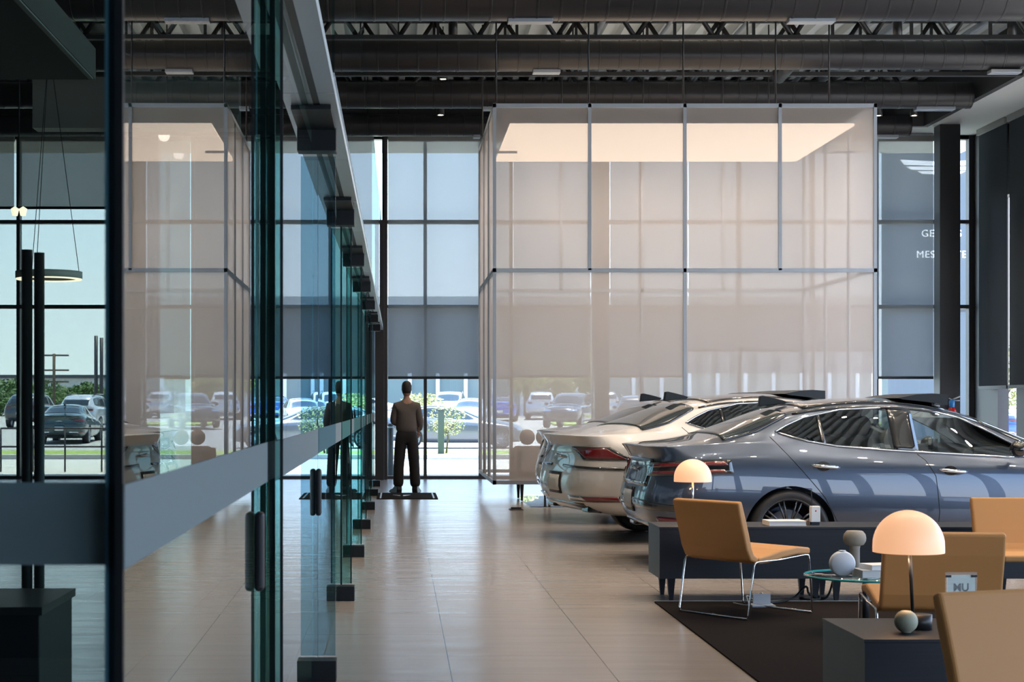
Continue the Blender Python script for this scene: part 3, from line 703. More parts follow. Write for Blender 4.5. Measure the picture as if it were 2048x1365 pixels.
    # tail details
    shell('rear_panel', V, rear_ray, lambda u, v: (-.62+1.24*u, .30+.09*v), 16, 3, dt, t, .004, .01)
    shell('number_plate', V, rear_ray, lambda u, v: (-.16+.32*u, .50+.15*v), 4, 3, M['greybook'] if kind=='blue' else M['paper'], t, .014, .01)
    shell('plate_frame', V, rear_ray, lambda u, v: (-.19+.38*u, .47+.21*v), 4, 3, M['black_metal'], t, .006, .01)
    if kind == 'blue': shell('tail_gloss', V, rear_ray, lambda u, v: (-.55+1.10*u, .70+.24*v), 16, 6, dt, t, .004, .006)
    MB().tube([(.04,-.12,.84),(.02,0,.855),(.04,.12,.84)], .012, 8).build('rear_badge', M['chrome'], t)
    if detail:
        for y in (-.37, .37):
            st = MB()
            st.prism([(1.72,.70),(1.86,.70),(2.02,1.10),(1.96,1.12),(1.88,1.08)], y-.25, y+.25)
            st.prism([(1.90,1.13),(2.0,1.13),(2.03,1.26),(1.98,1.31),(1.90,1.29)], y-.14, y+.14)
            st.build('front_seat', M['seat'], t, bev=.03)
            MB().prism([(1.12,.80),(1.24,.80),(1.30,1.10),(1.20,1.10)], y-.26, y+.26).build('rear_seat', M['seat'], t, bev=.03)
        mb = MB(); cx, cz, rr = 2.58, 1.02, .18
        mb.tube([(cx - math.sin(a)*rr*.35, .37+math.cos(a)*rr, cz+math.sin(a)*rr*.94) for a in [2*PI*k/28 for k in range(29)]], .016, 8, cap=False)
        mb.tube([(cx,.37-rr,cz),(cx,.37+rr,cz)], .018, 6).tube([(cx,.37,cz),(cx+.12,.37,cz-.07)], .05, 8)
        mb.build('steering_wheel', M['seat'], t)
        MB().prism([(2.70,.93),(2.78,1.03),(3.1,1.05),(3.4,.98),(3.4,.9)], -.7, .7).build('dashboard', M['seat'], t, bev=.02)
        MB().box(2.70,2.74,-.16,-.04,1.0,1.10).build('centre_screen', M['dark_trim'], t)
    return t
blue_car = sedan('slate blue sedan on show, nearest of the three indoor cars', (2.06, 14.72, 0), R(3.0), M['blue_paint'])
sedan('pearl white sedan on show behind the slate blue one', (1.64, 17.3, 0), R(12), M['white_car'], 'white').scale = (1.04,1.04,1.04)
sedan('silver sedan on show farthest back, mostly hidden by the white one', (1.75, 20.05, 0), R(6), M['silver_car'], 'white').scale = (1.04,1.04,1.04)
# the cars outside share these bodies
def outside_proto(kindname, paint, label):
    if kindname == 'sedan': t = sedan(label, (0,0,0), 0, paint, 'white', detail=False); return t
    t = thing('suv_car', label, 'car', (0,0,0), 0)
    me = SUV_MESH.copy(); me.materials.clear(); me.materials.append(paint); me.materials.append(M['black'])
    b = bpy.data.objects.new('body', me); C.objects.link(b); b.parent = t
    V = SUV_BVH; g = M['car_glass_out']
    for s in (-1, 1):
        ry = side_ray(s)
        for a, c in ((.50,1.25),(1.31,2.15),(2.21,3.3)): shell('side_window', V, ry, strip(SUV_TOP, SUV_BOT, a, c, .01), 10, 6, g, t, .005, .006)
        shell('headlamp', V, front_ray, lambda u, v, s=s: (s*(.42+.38*u), .80+.08*v), 8, 3, M['chrome'], t, .006, .008)
        shell('tail_lamp', V, rear_ray, lambda u, v, s=s: (s*(.52+.26*u), .95+.10*v), 8, 3, M['red_lamp'], t, .006, .008)
        MB().tube([(.7,s*.62,1.64),(1.4,s*.63,1.72),(2.4,s*.63,1.71)], .02, 6).build('roof_rail', M['dark_trim'], t)
        MB().lathe([(0,-.10),(.07,-.07),(.09,0),(.07,.07),(0,.10)], (3.05, s*1.02, 1.15), 12, 'Y').build('side_mirror', M['dark_trim'], t)
        for wx in (.95, 3.85): wheel(wx, s, t, 'rim_silver', .345)
    shell('grille', V, front_ray, lambda u, v: (-.38+.76*u, .50+.26*v), 8, 4, M['dark_trim'], t, .006, .01)
    shell('rear_window', V, rear_ray, lambda u, v: (-.58+1.16*u, 1.20+.26*v), 10, 6, g, t, .006, .008)
    shell('windscreen', V, top_ray, lambda u, v: (2.85+.62*u, (2*v-1)*(.56+.06*u)), 10, 10, g, t, .006, .008)
    shell('number_plate', V, rear_ray, lambda u, v: (-.2+.4*u, .66+.12*v), 4, 3, M['paper'], t, .012, .01)
    return t
def repaint(t, paint):
    for c in C.objects:
        if c.parent == t and c.name.startswith('body'):
            c.material_slots[0].link = 'OBJECT'; c.material_slots[0].material = paint
GY = 70.0
def gz(y): return 0 if y < 58 else min(.75, (y-58)*.016)
sp = outside_proto('sedan', M['car_mid'], 'pale silver blue sedan parked outside beyond the standing person')
sp.location = (PX(752,55), 56.3, -.05); sp.rotation_euler = (0,0,R(0))
su = outside_proto('suv', M['car_dark'], 'grey utility car parked nose-on outside, seen through the pavilion')
def at(px, d, rz): return (PX(px, d), d, gz(d)-.05), R(rz)
l, r_ = at(1160, 82, 0); su.location = l; su.rotation_euler = (0,0,R(-108))
OUT = [(su,1082,96,84,M['car_light'],'white utility car seen from behind outside, left of the nose-on grey one'),
 (su,1215,100,95,M['silver_car'],'pale utility car half hidden by the column seen through the pavilion'),
 (su,1270,72,80,M['car_dark'],'dark boxy utility car outside, right of the column in the pavilion view'),
 (sp,1000,92,85,M['blue_car'],'bright blue sedan on the grass edge at the pavilion left corner'),
 (su,905,89,-96,M['white_car'],'white utility car parked outside above the silver sedan bonnet'),
 (sp,955,80,-100,M['car_light'],'white sedan parked outside at the right of the yellow shrub'),
 (sp,800,88,178,M['white_car'],'white sedan behind the standing person, farther row'),
 (sp,560,84,10,M['white_car'],'white sedan outside beyond the office glass'),
 (sp,1990,60,80,M['blue_car'],'bright blue car outside the right side window'),
 (sp,118,60,92,M['car_green'],'dark green car parked behind the handrail at far left'),
 (su,150,74,85,M['car_light'],'white utility car farther back in the left car park'),
 (su,40,80,85,M['car_dark'],'dark utility car at the left edge of the car park')]
for src, px, d, rz, pm, lab in OUT:
    l, q = at(px, d, rz); c = dup(src, lab, l, q); repaint(c, pm)
# ------------------------------------------------------------------ outside ground, buildings, plants
def ground(name, m, y0, y1, x0=-60, x1=70, dz=0, n=8):
    mb = MB(); mb2 = [(y0+(y1-y0)*k/n) for k in range(n+1)]
    pr = [(y, gz(y)-.05+dz) for y in mb2] + [(y, gz(y)-.4) for y in reversed(mb2)]
    return struct(mb.prism(pr, x0, x1, 'YZ').build(name, m))
ground('pavement', M['concrete'], BACK+.26, 44.5, n=1)
ground('kerb', M['concrete'], 44.5, 45.0, dz=.12, n=1)
o = ground('lawn', M['grass'], 45.0, 51, dz=.06, n=1)
ground('car_park', M['asphalt'], 51, 220, dz=0, n=60)
for i, (a, b) in enumerate(((84,88),)): ground('lawn_strip', M['grass'], a, b, 8, 26, dz=.08, n=2)
struct(B('apron', M['concrete'], -60, 70, -60, REAR-.21, -.3, -.05)); struct(B('side_ground', M['concrete'], XR+.21, 70, REAR-.2, BACK+.25, -.3, -.05))
struct(B('side_ground', M['concrete'], -60, XL-.21, REAR-.2, BACK+.25, -.3, -.05))
# long building across the car park: upper wall, band, glazed ground floor
bd = 112
bt = thing('dealership_building', 'long grey building with glazed ground floor across the car park', 'building', (PX(700,bd), bd, .6))
x0, x1 = PX(480,bd)-PX(700,bd), PX(1745,bd)-PX(700,bd)
MB().box(x0,x1,0,10,3.0,8.0).build('upper_wall', M['facade'], bt)
MB().box(x0-.2,x1+.2,-.3,10,7.6,8.2).build('parapet', M['facade2'], bt)
MB().box(x0,x1,.25,10,-.6,3.0).build('glazing', M['facade_glass'], bt)
x = x0
while x < x1:
    MB().box(x,x+.25,0,.3,-.6,3.0).build('white_mullion', M['white_metal'], bt); x += 1.9
MB().box(x0,x1,.0,.2,-.6,-.1).build('base_course', M['facade2'], bt)
bt2 = thing('distant_building', 'low pale building far beyond the left car park', 'building', (PX(150,150), 150, .5))
MB().box(-11,9,0,8,0,3.4).build('wall', M['facade2'], bt2); MB().box(-11.3,9.3,-.3,8.3,3.4,3.7).build('roof_edge', M['facade'], bt2)
for k in range(6): MB().box(-10+3.2*k,-8+3.2*k,-.04,.02,1.0,2.6).build('window', M['facade_glass'], bt2)
# sign wall at the right
sd = 45.0
st = thing('sign_wall', 'dark sign wall with winged emblem and white letters beyond the corner', 'sign', (PX(1882,sd), sd, -.05))
sx0, sx1 = PX(1776,sd)-PX(1882,sd), 1.4
MB().box(sx0,sx1,0,.6,0,PZ(240,sd)).build('board', M['sign'], st)
MB().box(sx0-.02,sx1+.02,-.03,.0,PZ(620,sd),PZ(611,sd)).build('panel_joint', M['facade'], st)
def txt(s, px, py, h, d, parent, m, name='lettering', cx=None):
    c = bpy.data.curves.new(name, 'FONT'); c.body = s; c.size = h/.70; c.extrude = .02; c.align_x = 'CENTER'; c.align_y = 'CENTER'; c.space_character = 1.12
    o = bpy.data.objects.new(name, c); C.objects.link(o); me = eval_mesh(o); bpy.data.objects.remove(o, do_unlink=True)
    me.materials.clear(); me.materials.append(m); o = bpy.data.objects.new(name, me); C.objects.link(o); o.parent = parent; o.rotation_euler = (R(90),0,0)
    o.location = (PX(px,d)-parent.location.x, -.04, PZ(py,d)-parent.location.z); return o
txt('GENESIS', 1882, 468, 14/73.3, sd, st, M['sign_letter'])
txt('MESQUITE', 1882, 510, 14/73.3, sd, st, M['sign_letter'])
def wingp(s, y0, h, ln, n=4):
    mb = MB()
    return mb
mbw = MB()
for s in (-1, 1):
    for (a, b, c, d) in (((8,-8),(82,-12),(74,-2),(10,0)), ((10,2),(70,2),(60,8),(12,9)), ((12,11),(48,11),(38,16),(13,17))):
        q = [(s*p/73.3, -z/73.3) for p, z in (a,b,c,d)]
        mbw.prism(q if s > 0 else q[::-1], -.06, -.01)
mbw.prism([(-.13,.13),(.13,.13),(.10,-.2),(0,-.3),(-.10,-.2)], -.07, -.01)
w = mbw.build('wing_emblem', M['sign_letter'], st); w.location = (0, 0, PZ(332,sd)+.05)
# shrubs and trees made of leaves
def leaves(n, rx, ry, rz, size, seed, flat=0):
    rn = random.Random(seed); mb = MB()
    for _ in range(n):
        while True:
            p = Vector((rn.uniform(-1,1), rn.uniform(-1,1), rn.uniform(-1,1)))
            if .25 < p.length < 1: break
        p = Vector((p.x*rx, p.y*ry, p.z*rz)); u = Vector((rn.gauss(0,1),rn.gauss(0,1),rn.gauss(0,1))).normalized(); v = u.orthogonal().normalized()
        s = size*rn.uniform(.6,1.3)
        mb.quad(p-u*s, p-v*s*.4, p+u*s, p+v*s*.4)
    return mb
def tree(name, label, loc, h, rx, rz, m, n, size, seed, cat='tree', trunk=.12):
    t = thing(name, label, cat, loc)
    mb = MB().tube([(0,0,0),(.05,0,h*.5),(0,.05,h)], [trunk,trunk*.8,trunk*.4], 8)
    rn = random.Random(seed)
    for k in range(6):
        a = rn.uniform(0,6.28); mb.tube([(0,0,h*.6),(math.cos(a)*rx*.6,math.sin(a)*rx*.6,h+rz*.3*rn.uniform(-1,1))], trunk*.3, 5)
    mb.build('trunk', M['bark'], t)
    c = leaves(n, rx, rx, rz, size, seed).build('foliage', m, t); c.location = (0,0,h); return t
tree('shrub', 'yellow green young shrub outside by the square bollard', (PX(893,48),48.2,0), .95, .62, .48, M['leaf'], 520, .045, 3, 'shrub', .03)
tree('shrub', 'low flowering shrub far outside beyond the person', (PX(845,80),80,gz(80)), 1.0, 1.2, .7, M['leaf'], 900, .09, 5, 'shrub', .04)
for i, (px, d, h, rx, rz) in enumerate(((1052,105,2.6,1.2,1.4),(1120,109,2.4,1.2,1.5),(1175,105,2.7,1.0,1.4))):
    tree('tree', 'pale green tree beyond the parked cars, %s in the pavilion view' % ('left','middle','right')[i], (PX(px,d),d,gz(d)), h, rx, rz, M['leaf'], 1500, .16, 11+i)
for i, (px, d, h, rx, rz) in enumerate(((85,131,1.2,2.6,1.5),(130,142,.9,2.3,1.2),(175,120,1.0,1.7,1.4),(20,110,1.1,2.6,1.4))):
    tree('tree', 'low dark green tree on the horizon outside the office, %s' % ('second from left','third from left','nearest the near post','leftmost')[i], (PX(px,d),d,gz(d)-.06), h, rx, rz, M['leaf2'], 1600, .2, 31+i)
tree('tree', 'bright green tree outside the right side window', (PX(2006,70),70,0), 2.6, 1.3, 1.6, M['leaf'], 1500, .12, 77)
# utility poles, bollards, handrail
for i, (px, yt, d) in enumerate(((108,708,100),(192,672,80),(203,676,80))):
    t = thing('utility_pole', ('tall thin utility pole with cross-arms beyond the left car park','slim light pole, left of the close pair','slim light pole, right of the close pair')[i], 'pole', (PX(px,d), d, .3))
    h = PZ(yt,d)-.3
    MB().tube([(0,0,0),(0,0,h)], .09, 8).build('pole', M['bark'] if i==0 else M['steel'], t)
    if i == 0:
        for z in (h-.1, h-1.0, h-1.7): MB().box(-.9,.9,-.05,.05,z-.05,z+.05).build('cross_arm', M['bark'], t)
t = thing('square_bollard', 'square grey bollard standing on the grass outside', 'bollard', (PX(882,47.5), 47.5, 0))
MB().box(-.09,.09,-.09,.09,-.04,1.25).build('post', M['bollard'], t, bev=.01); MB().box(-.1,.1,-.1,.1,1.25,1.28).build('cap', M['bollard'], t)
t = thing('round_bollard', 'round steel bollard light just outside beside the person', 'bollard', (PX(781,33.2), 33.2, -.05))
MB().cyl((0,0,0), .06, 1.0, 24).build('tube', M['bollard'], t); MB().cyl((0,0,1.0), .058, .03, 24).build('light_gap', M['clear'], t); MB().cyl((0,0,1.03), .063, .05, 24).build('cap', M['bollard'], t)
t = thing('handrail', 'thin steel handrail outside beyond the office window', 'handrail', (PX(130,36), 36, -.05))
for z in (.55, .95): MB().tube([(-1.4,0,z),(1.6,0,z)], .02, 8).build('rail', M['steel'], t)
for x in (-1.4,-.7,0,.8,1.6): MB().tube([(x,0,0),(x,0,.95)], .02, 8).build('post', M['steel'], t)
# ------------------------------------------------------------------ lounge furniture
struct_rug = MB().box(PX(1308,11.7), 7.4, 3.6, 11.68, .001, .010).build('rug', M['rug']); tag(struct_rug, 'dark brown carpet rug under the seating area', 'rug')
tag(MB().box(PX(1308,11.7), 7.4, 11.681, 11.70, .001, .012).build('rug_trim', M['alu']), 'thin pale metal strip along the back edge of the rug', 'trim strip')
def leg(mb, x, y, h, s=1):
    v = []
    for z, w in ((h, .055), (0.0, .028)): v.append([(x-w/2*1.0, y-w/2, z),(x+w/2,y-w/2,z),(x+w/2,y+w/2,z),(x-w/2,y+w/2,z)])
    A = [mb.b.verts.new(p) for p in v[0]]; Bq = [mb.b.verts.new(p) for p in v[1]]
    mb.b.faces.new(A); mb.b.faces.new(Bq[::-1])
    for i in range(4): mb.b.faces.new((A[i],A[(i+1)%4],Bq[(i+1)%4],Bq[i]))
    return mb
t = thing('console_bench', 'long low dark stained wooden console behind the seating', 'console', (1.855, 11.72, 0))
L = 3.5
MB().box(0,L,0,.52,.165,.515).build('body', M['dark_wood'], t); MB().box(-.003,L+.003,-.003,.523,.515,.533).build('top', M['dark_wood'], t, bev=.002)
for x in (.09, 1.12, 1.27, 2.3, 2.45, L-.09):
    for y in (.06, .46): leg(MB(), x, y, .165).build('leg', M['dark_wood'], t)
t = thing('side_table', 'dark wooden block table in the right foreground', 'table', (1.885, 6.67, .01))
MB().box(0,.95,0,.66,.0,.425).build('body', M['dark_wood'], t); MB().box(-.003,.953,-.003,.663,.425,.44).build('top', M['dark_wood'], t, bev=.002)
TZ = .45
def chair(label, loc, rz):
    """origin: centre of the seat on the floor; the front faces local +y"""
    t = thing('lounge_chair', label, 'chair', loc, rz, 'tan leather lounge chairs')
    w = .29; th = .055
    # upholstered shell side profile (y, z): seat front -> seam -> backrest top
    cen = [(.33,.415),(.20,.425),(.05,.41),(-.08,.385),(-.19,.375),(-.245,.40),(-.275,.46),(-.30,.55),(-.335,.66),(-.365,.765)]
    def prof(seq, name):
        A = []; Bq = []
        for i, p in enumerate(seq):
            a = Vector(seq[max(i-1,0)]); b = Vector(seq[min(i+1,len(seq)-1)]); d = (b-a).normalized(); n = Vector((-d.y, d.x)); k = th/2*(1 if 0 < i < len(seq)-1 else .8)
            A.append(tuple(Vector(p)+n*k)); Bq.append(tuple(Vector(p)-n*k))
        o = MB().prism(A + Bq[::-1], -w, w, 'YZ').build(name, M['leather'], t, bev=.014)
        for q in o.data.polygons: q.use_smooth = False
        return o
    prof(cen[:5], 'seat'); prof(cen[4:], 'backrest')
    for s in (-1, 1):
        x = s*(w+.012)
        pts = [(x*.98,-.30,.012),(x,-.30,.03),(x,-.245,.345),(x,-.235,.365),(x,-.21,.372),(x,-.0,.375),(x,.26,.395),(x,.29,.39),(x,.30,.36),(x,.33,.03),(x*.98,.335,.012)]
        MB().tube(pts, .0065, 10).build('leg_frame', M['chrome'], t)
    for y in (-.30, .335): MB().tube([(-w-.01,y,.008),(w+.01,y,.008)], .0065, 10).build('floor_rod', M['chrome'], t)
    for s in (-1,1):
        for y in (-.30,.335): MB().cyl((s*(w-.02),y,0), .012, .006, 12).build('glide', M['black'], t)
    return t
cx = (1.861+2.252+2.764+2.376)/4; cy = (11.07+10.63+11.01+11.48)/4
c1 = chair('tan leather lounge chair turned away, in front of the dark console', (cx, cy, .01), math.atan2(.38,.51)-PI/2)
def cc(lab, loc, rz): return dup(c1, lab, loc, R(rz))
cc('tan leather lounge chair seen from behind, in the middle by the near dome lamp', (2.71, 8.42, .01), -7)
cc('tan leather lounge chair facing the camera at the right edge, by the console', (4.13, 10.75, .01), 178)
cc('nearest tan leather lounge chair, cut by the bottom right corner of the photo', (2.17, 5.21, .01), -160)
# round glass table and what stands on it
gx, gy, gt = 2.86, 10.1, .36
t = thing('glass_table', 'round clear glass coffee table with a blue green edge', 'coffee table', (gx, gy, .01))
MB().lathe([(0,.338),(.366,.338),(.366,.35),(0,.35)], n=64).build('glass_top', M['table_glass'], t)
MB().lathe([(.3665,.337),(.371,.34),(.371,.348),(.3665,.351),(.3665,.337)], n=64).build('glass_rim', M['glass_edge'], t)
MB().cyl((0,0,.0), .10, .010, 32).build('foot', M['black_metal'], t); MB().cyl((0,0,.010), .02, .317, 20).build('column', M['black_metal'], t); MB().cyl((0,0,.327), .08, .011, 24).build('plate', M['chrome'], t)
gz_ = .3615
t = thing('disc_vase', 'white flat round vase on the glass table', 'vase', (PX(1680,10.05), 10.0, gz_))
rv = .078
bm = MB().lathe([(0,-.028),(rv*.85,-.028),(rv*.97,-.018),(rv,0),(rv*.97,.018),(rv*.85,.028),(0,.028)], (0,0,rv*.97), 48, 'Y').build('body', M['white_ceramic'], t)
MB().lathe([(.018,0),(.022,.006),(.016,.006),(.012,0)], (0,0,rv*1.93), 20).build('mouth', M['white_ceramic'], t)
t = thing('mushroom_ornament', 'tall greige mushroom shaped ceramic ornament on the glass table', 'ornament', (PX(1712,10.25), 10.28, gz_))
MB().lathe([(0,0),(.036,0),(.038,.01),(.031,.06),(.031,.14),(.034,.158),(.031,.165)], n=32).build('stem', M['stone'], t)
MB().lathe([(.031,.160),(.055,.168),(.068,.19),(.070,.21),(.066,.232),(.052,.25),(.046,.254),(0,.252)], n=40).build('cap', M['stone'], t)
def book(label, loc, w, d, h, m, rz=0, grp=None):
    t = thing('book', label, 'book', loc, R(rz), grp)
    MB().box(-w/2+.004,w/2-.004,-d/2+.004,d/2-.002,.003,h-.003).build('pages', M['paper'], t)
    for z in (0, h-.003): MB().box(-w/2,w/2,-d/2,d/2,z,z+.003).build('cover', m, t)
    MB().box(-w/2,-w/2+.003,-d/2,d/2,.003,h-.003).build('spine', m, t); return t
book('lower pale book of the pair on the glass table', (PX(1757,9.95), 9.97, gz_), .25, .18, .046, M['greybook'], 4)
book('upper pale book of the pair on the glass table', (PX(1764,9.95), 9.98, gz_+.0465), .20, .15, .03, M['paper'], 14)
tag(MB().box(-.024,.024,-.03,.03,0,.002).build('card', M['stone'], None), 'small beige card lying on the left of the glass table', 'card').location = (PX(1640,10.1), 10.12, gz_)
book('large white book lying on the dark console', (PX(1573,11.85), 11.92, .5335), .27, .20, .034, M['paper'], 2)
t = thing('desk_gadget', 'small white box with a thin antenna standing on the console', 'device', (PX(1633,11.9), 11.95, .5335), R(8))
MB().box(-.035,.035,-.02,.02,.018,.135).build('box', M['paper'], t, bev=.006); MB().tube([(-.02,0,.135),(-.028,0,.255)], .003, 6).build('antenna', M['black'], t)
MB().box(-.03,.03,-.015,.015,0,.018).build('stand', M['black'], t); MB().cyl((0,-.0215,.10), .006, .001, 10, 'Y').build('button', M['red'], t)
tag(MB().box(-.03,.03,-.02,.02,0,.03).build('small_box', M['brown']), 'small brown box on the console beside the white gadget', 'box').location = (PX(1614,11.9), 11.98, .5335)
# dome lamps
def dome_lamp(label, loc, r, hs, lean, base):
    t = thing('table_lamp', label, 'lamp', loc, 0, 'dome table lamps')
    n = 12; k = r/.147
    prof = [(r, 0), (r*1.0, .02*k)] + [(r*math.cos(PI/2*i/n), .03*k + .148*k*math.sin(PI/2*i/n)) for i in range(1, n)] + [(0, .178*k)]
    inn = [(0, .172*k)] + [((r-.004)*math.cos(PI/2*i/n), .03*k + .142*k*math.sin(PI/2*i/n)) for i in range(n-1, 0, -1)] + [(r-.004, 0), (r, 0)]
    s = MB().lathe(prof + inn, (0,0,0), 56).build('lamp_shade', M['lamp'], t); s.location = (0, 0, hs)
    MB().tube([(lean,0,base),(0,0,hs+.10)], .0075, 12).build('pole', M['chrome'] if base < .03 else M['black_metal'], t)
    MB().lathe([(0,0),(.05,0),(.05,base),(0,base)], (lean+(.03 if base>.03 else 0),0,0), 32).build('base', M['black_metal'], t)
    MB().lathe([(0,.0),(.02,.01),(.025,.03),(.015,.05),(0,.055)], (0,0,hs+.02), 16).build('bulb', M['spot_glow2'], t)
    l = bpy.data.lights.new('lamp_bulb','POINT'); l.energy = 4; l.color = (1,.66,.38); l.shadow_soft_size = .04
    o = bpy.data.objects.new('lamp_bulb', l); C.objects.link(o); o.parent = t; o.location = (0,0,hs-.03)
dl = 6.98
dome_lamp('large lit dome table lamp on the dark block table', (PX(1817,dl), dl, TZ), .147, PZ(1105,dl)-TZ, .018, .062)
dome_lamp('small lit dome table lamp on the console behind the first chair', (PX(1384,12.05), 12.02, .533), .136, PZ(964,12.02)-.533, 0, .012)
t = thing('ball_vase', 'small sage green ball vase on the block table', 'vase', (PX(1812,6.86), 6.86, TZ))
MB().lathe([(0,0),(.02,.002)] + [(.048*math.cos(a), .048+.048*math.sin(a)) for a in [(-65+13*i)*PI/180 for i in range(11)]] + [(.018,.092),(.014,.088),(0,.085)], n=36).build('body', M['sage'], t)
sx, sy = PX(1930,6.9), 6.95
t = thing('menu_holder', 'clear acrylic sign holder with a paper card on the block table', 'sign', (sx, sy, TZ), R(2))
hh = PZ(1145,sy)-TZ
MB().box(-.068,.068,-.004,-.002,0,hh).build('acrylic_sheet', M['clear'], t); MB().box(-.06,.06,-.001,.001,.01,hh-.012).build('paper', M['paper'], t); MB().box(-.07,.07,-.03,.03,0,.006).build('foot', M['clear'], t)
for s in (-1,1): MB().box(s*.055-.012,s*.055+.012,-.006,-.004,hh-.022,hh-.012).build('clip', M['black'], t)
def txt2(s, z, h):
    c = bpy.data.curves.new('lettering','FONT'); c.body = s; c.size = h/.7; c.extrude = .0004; c.offset = .0012; c.align_x = 'CENTER'; c.align_y = 'CENTER'
    o = bpy.data.objects.new('lettering', c); C.objects.link(o); me = eval_mesh(o); bpy.data.objects.remove(o, do_unlink=True)
    me.materials.clear(); me.materials.append(M['black']); o = bpy.data.objects.new('lettering', me); C.objects.link(o); o.parent = t; o.rotation_euler = (R(90),0,0); o.location = (0,-.0016,z)
txt2('MU', hh-.066, .032); txt2('DE', hh-.108, .032)
# floor outlet and cables
t = thing('floor_outlet', 'metal floor outlet box with open lid behind the first chair', 'floor outlet', (PX(1527,11.35), 11.40, .01))
MB().box(-.08,.08,-.07,.07,0,.012).build('plate', M['alu'], t); MB().box(-.06,.06,.0,.012,.012,.085).build('lid', M['alu'], t)
def cable(label, pts, r=.006, m='black'):
    P = [Vector(p) for p in pts]; out = []
    for i in range(len(P)-1):
        p0, p1, p2, p3 = P[max(i-1,0)], P[i], P[i+1], P[min(i+2,len(P)-1)]
        for k in range(8):
            u = k/8; out.append(.5*((2*p1)+(p2-p0)*u+(2*p0-5*p1+4*p2-p3)*u*u+(3*p1-p0-3*p2+p3)*u**3))
    out.append(P[-1]); return tag(MB().tube(out, r, 8).build('cable', M[m]), label, 'cable')
cable('black cable running from the outlet under the console', [(PX(1540,11.5),11.5,.02),(PX(1570,11.6),11.62,.018),(PX(1590,11.8),11.8,.03),(PX(1612,11.9),11.9,.09),(PX(1620,11.9),11.9,.03),(PX(1650,11.9),11.86,.016),(PX(1668,11.9),11.9,.16)], .008)
cable('thin grey cable coiled at the floor outlet', [(PX(1470,11.45),11.5,.02),(PX(1490,11.4),11.3,.03),(PX(1500,11.4),11.5,.07),(PX(1520,11.4),11.46,.03),(PX(1530,11.4),11.50,.09),(PX(1500,11.4),11.6,.02)], .004, 'alu')
cable('black coiled power lead on the floor behind the glass table', [(PX(1600,11.8),11.8,.018),(PX(1615,11.8),11.7,.018),(PX(1635,11.8),11.75,.02),(PX(1640,11.8),11.9,.03),(PX(1622,11.8),11.85,.04),(PX(1630,11.8),11.72,.02)], .009)
# ------------------------------------------------------------------ lounge under the pavilion
t = thing('lounge_sofa', 'upholstered sofa seen through the pale pavilion cloth', 'sofa', (PX(1025,24.3), 24.0, .0065))
MB().box(0,2.1,0,.85,.24,.46).build('seat_base', M['sofa'], t, bev=.04); MB().box(0,.16,0,.85,.30,.76).build('armrest', M['sofa'], t, bev=.04)
MB().box(0,2.1,0,.2,.30,.80).build('backrest', M['sofa'], t, bev=.05)
for x in (.12, .52, 1.9):
    for y in (.06, .78): leg(MB(), x, y, .24).build('leg', M['black_metal'], t)
for i, (x, rz) in enumerate(((.20,-20),(.44,-12),(.68,-6))):
    o = MB().lathe([(0,-.16),(.06,-.15),(.10,-.08),(.115,0),(.10,.08),(.06,.15),(0,.16)], (0,0,0), 24, 'Y').build('cushion', M['sofa']); o.location = (x+t.location.x, 24.10, .82+.115); o.scale = (1,.8,1.0)
    o.rotation_euler = (0,R(rz),0)
    tag(o, 'plump cushion on the sofa back, %s of three' % ('left','middle','right')[i], 'cushion', 'sofa cushions')
tag(MB().box(1.81,5.6,22.7,25.4,.0005,.006).build('lounge_rug', M['car_dark']), 'small dark rug under the pavilion sofa', 'rug')
t = thing('floor_box', 'flat metal floor box in the tiles near the white sedan', 'floor outlet', (PX(1033,22), 22.1, 0))
MB().box(-.09,.09,-.1,.1,0,.01).build('plate', M['steel'], t); MB().box(-.07,.07,-.02,.0,.01,.035).build('flap', M['steel'], t)
# doormat with emblem
t = thing('doormat', 'dark doormat with pale winged emblem under the person', 'doormat', (.13, 25.4, 0))
MB().box(-.46,.46,-.82,.82,.001,.012).build('mat', M['rug'], t)
for x in (-.40, .40): MB().box(x-.012,x+.012,-.74,.74,.012,.0135).build('stripe', M['alu'], t)
mb = MB()
for s in (-1,1):
    for a, b, w_ in ((.02,.05,.14),(.0,-.06,.11),(-.02,-.17,.07)): mb.prism([(s*.02,b),(s*w_,b+.10),(s*w_*.9,b+.16),(s*.02,b+.07)], .012, .0135, 'XY')
mb.build('winged_emblem', M['alu'], t).location = (-.08,0,0)
# fire extinguisher on the corner column
ex = PX(1905,30.05); t = thing('fire_extinguisher', 'red fire extinguisher hung on the dark corner column', 'fire extinguisher', (ex, 30.09, .93))
MB().lathe([(0,0),(.075,.0),(.085,.02),(.085,.36),(.05,.43),(.025,.45),(.025,.48),(0,.48)], n=28).build('tank', M['red'], t)
MB().lathe([(.026,.44),(.05,.44),(.05,.56),(.03,.57),(0,.57)], n=20).build('blue_collar', M['collar_blue'], t)  # blue collar around the neck of the tank
MB().tube([(0,0,.57),(.06,-.01,.60),(.15,-.02,.64)], .012, 8).tube([(0,0,.57),(-.05,0,.60)], .012, 8).tube([(0,0,.56),(.14,-.02,.56)], .01, 8).build('lever', M['alu'], t)
MB().box(-.04,.04,-.088,-.084,.12,.24).build('paper_label', M['paper'], t)
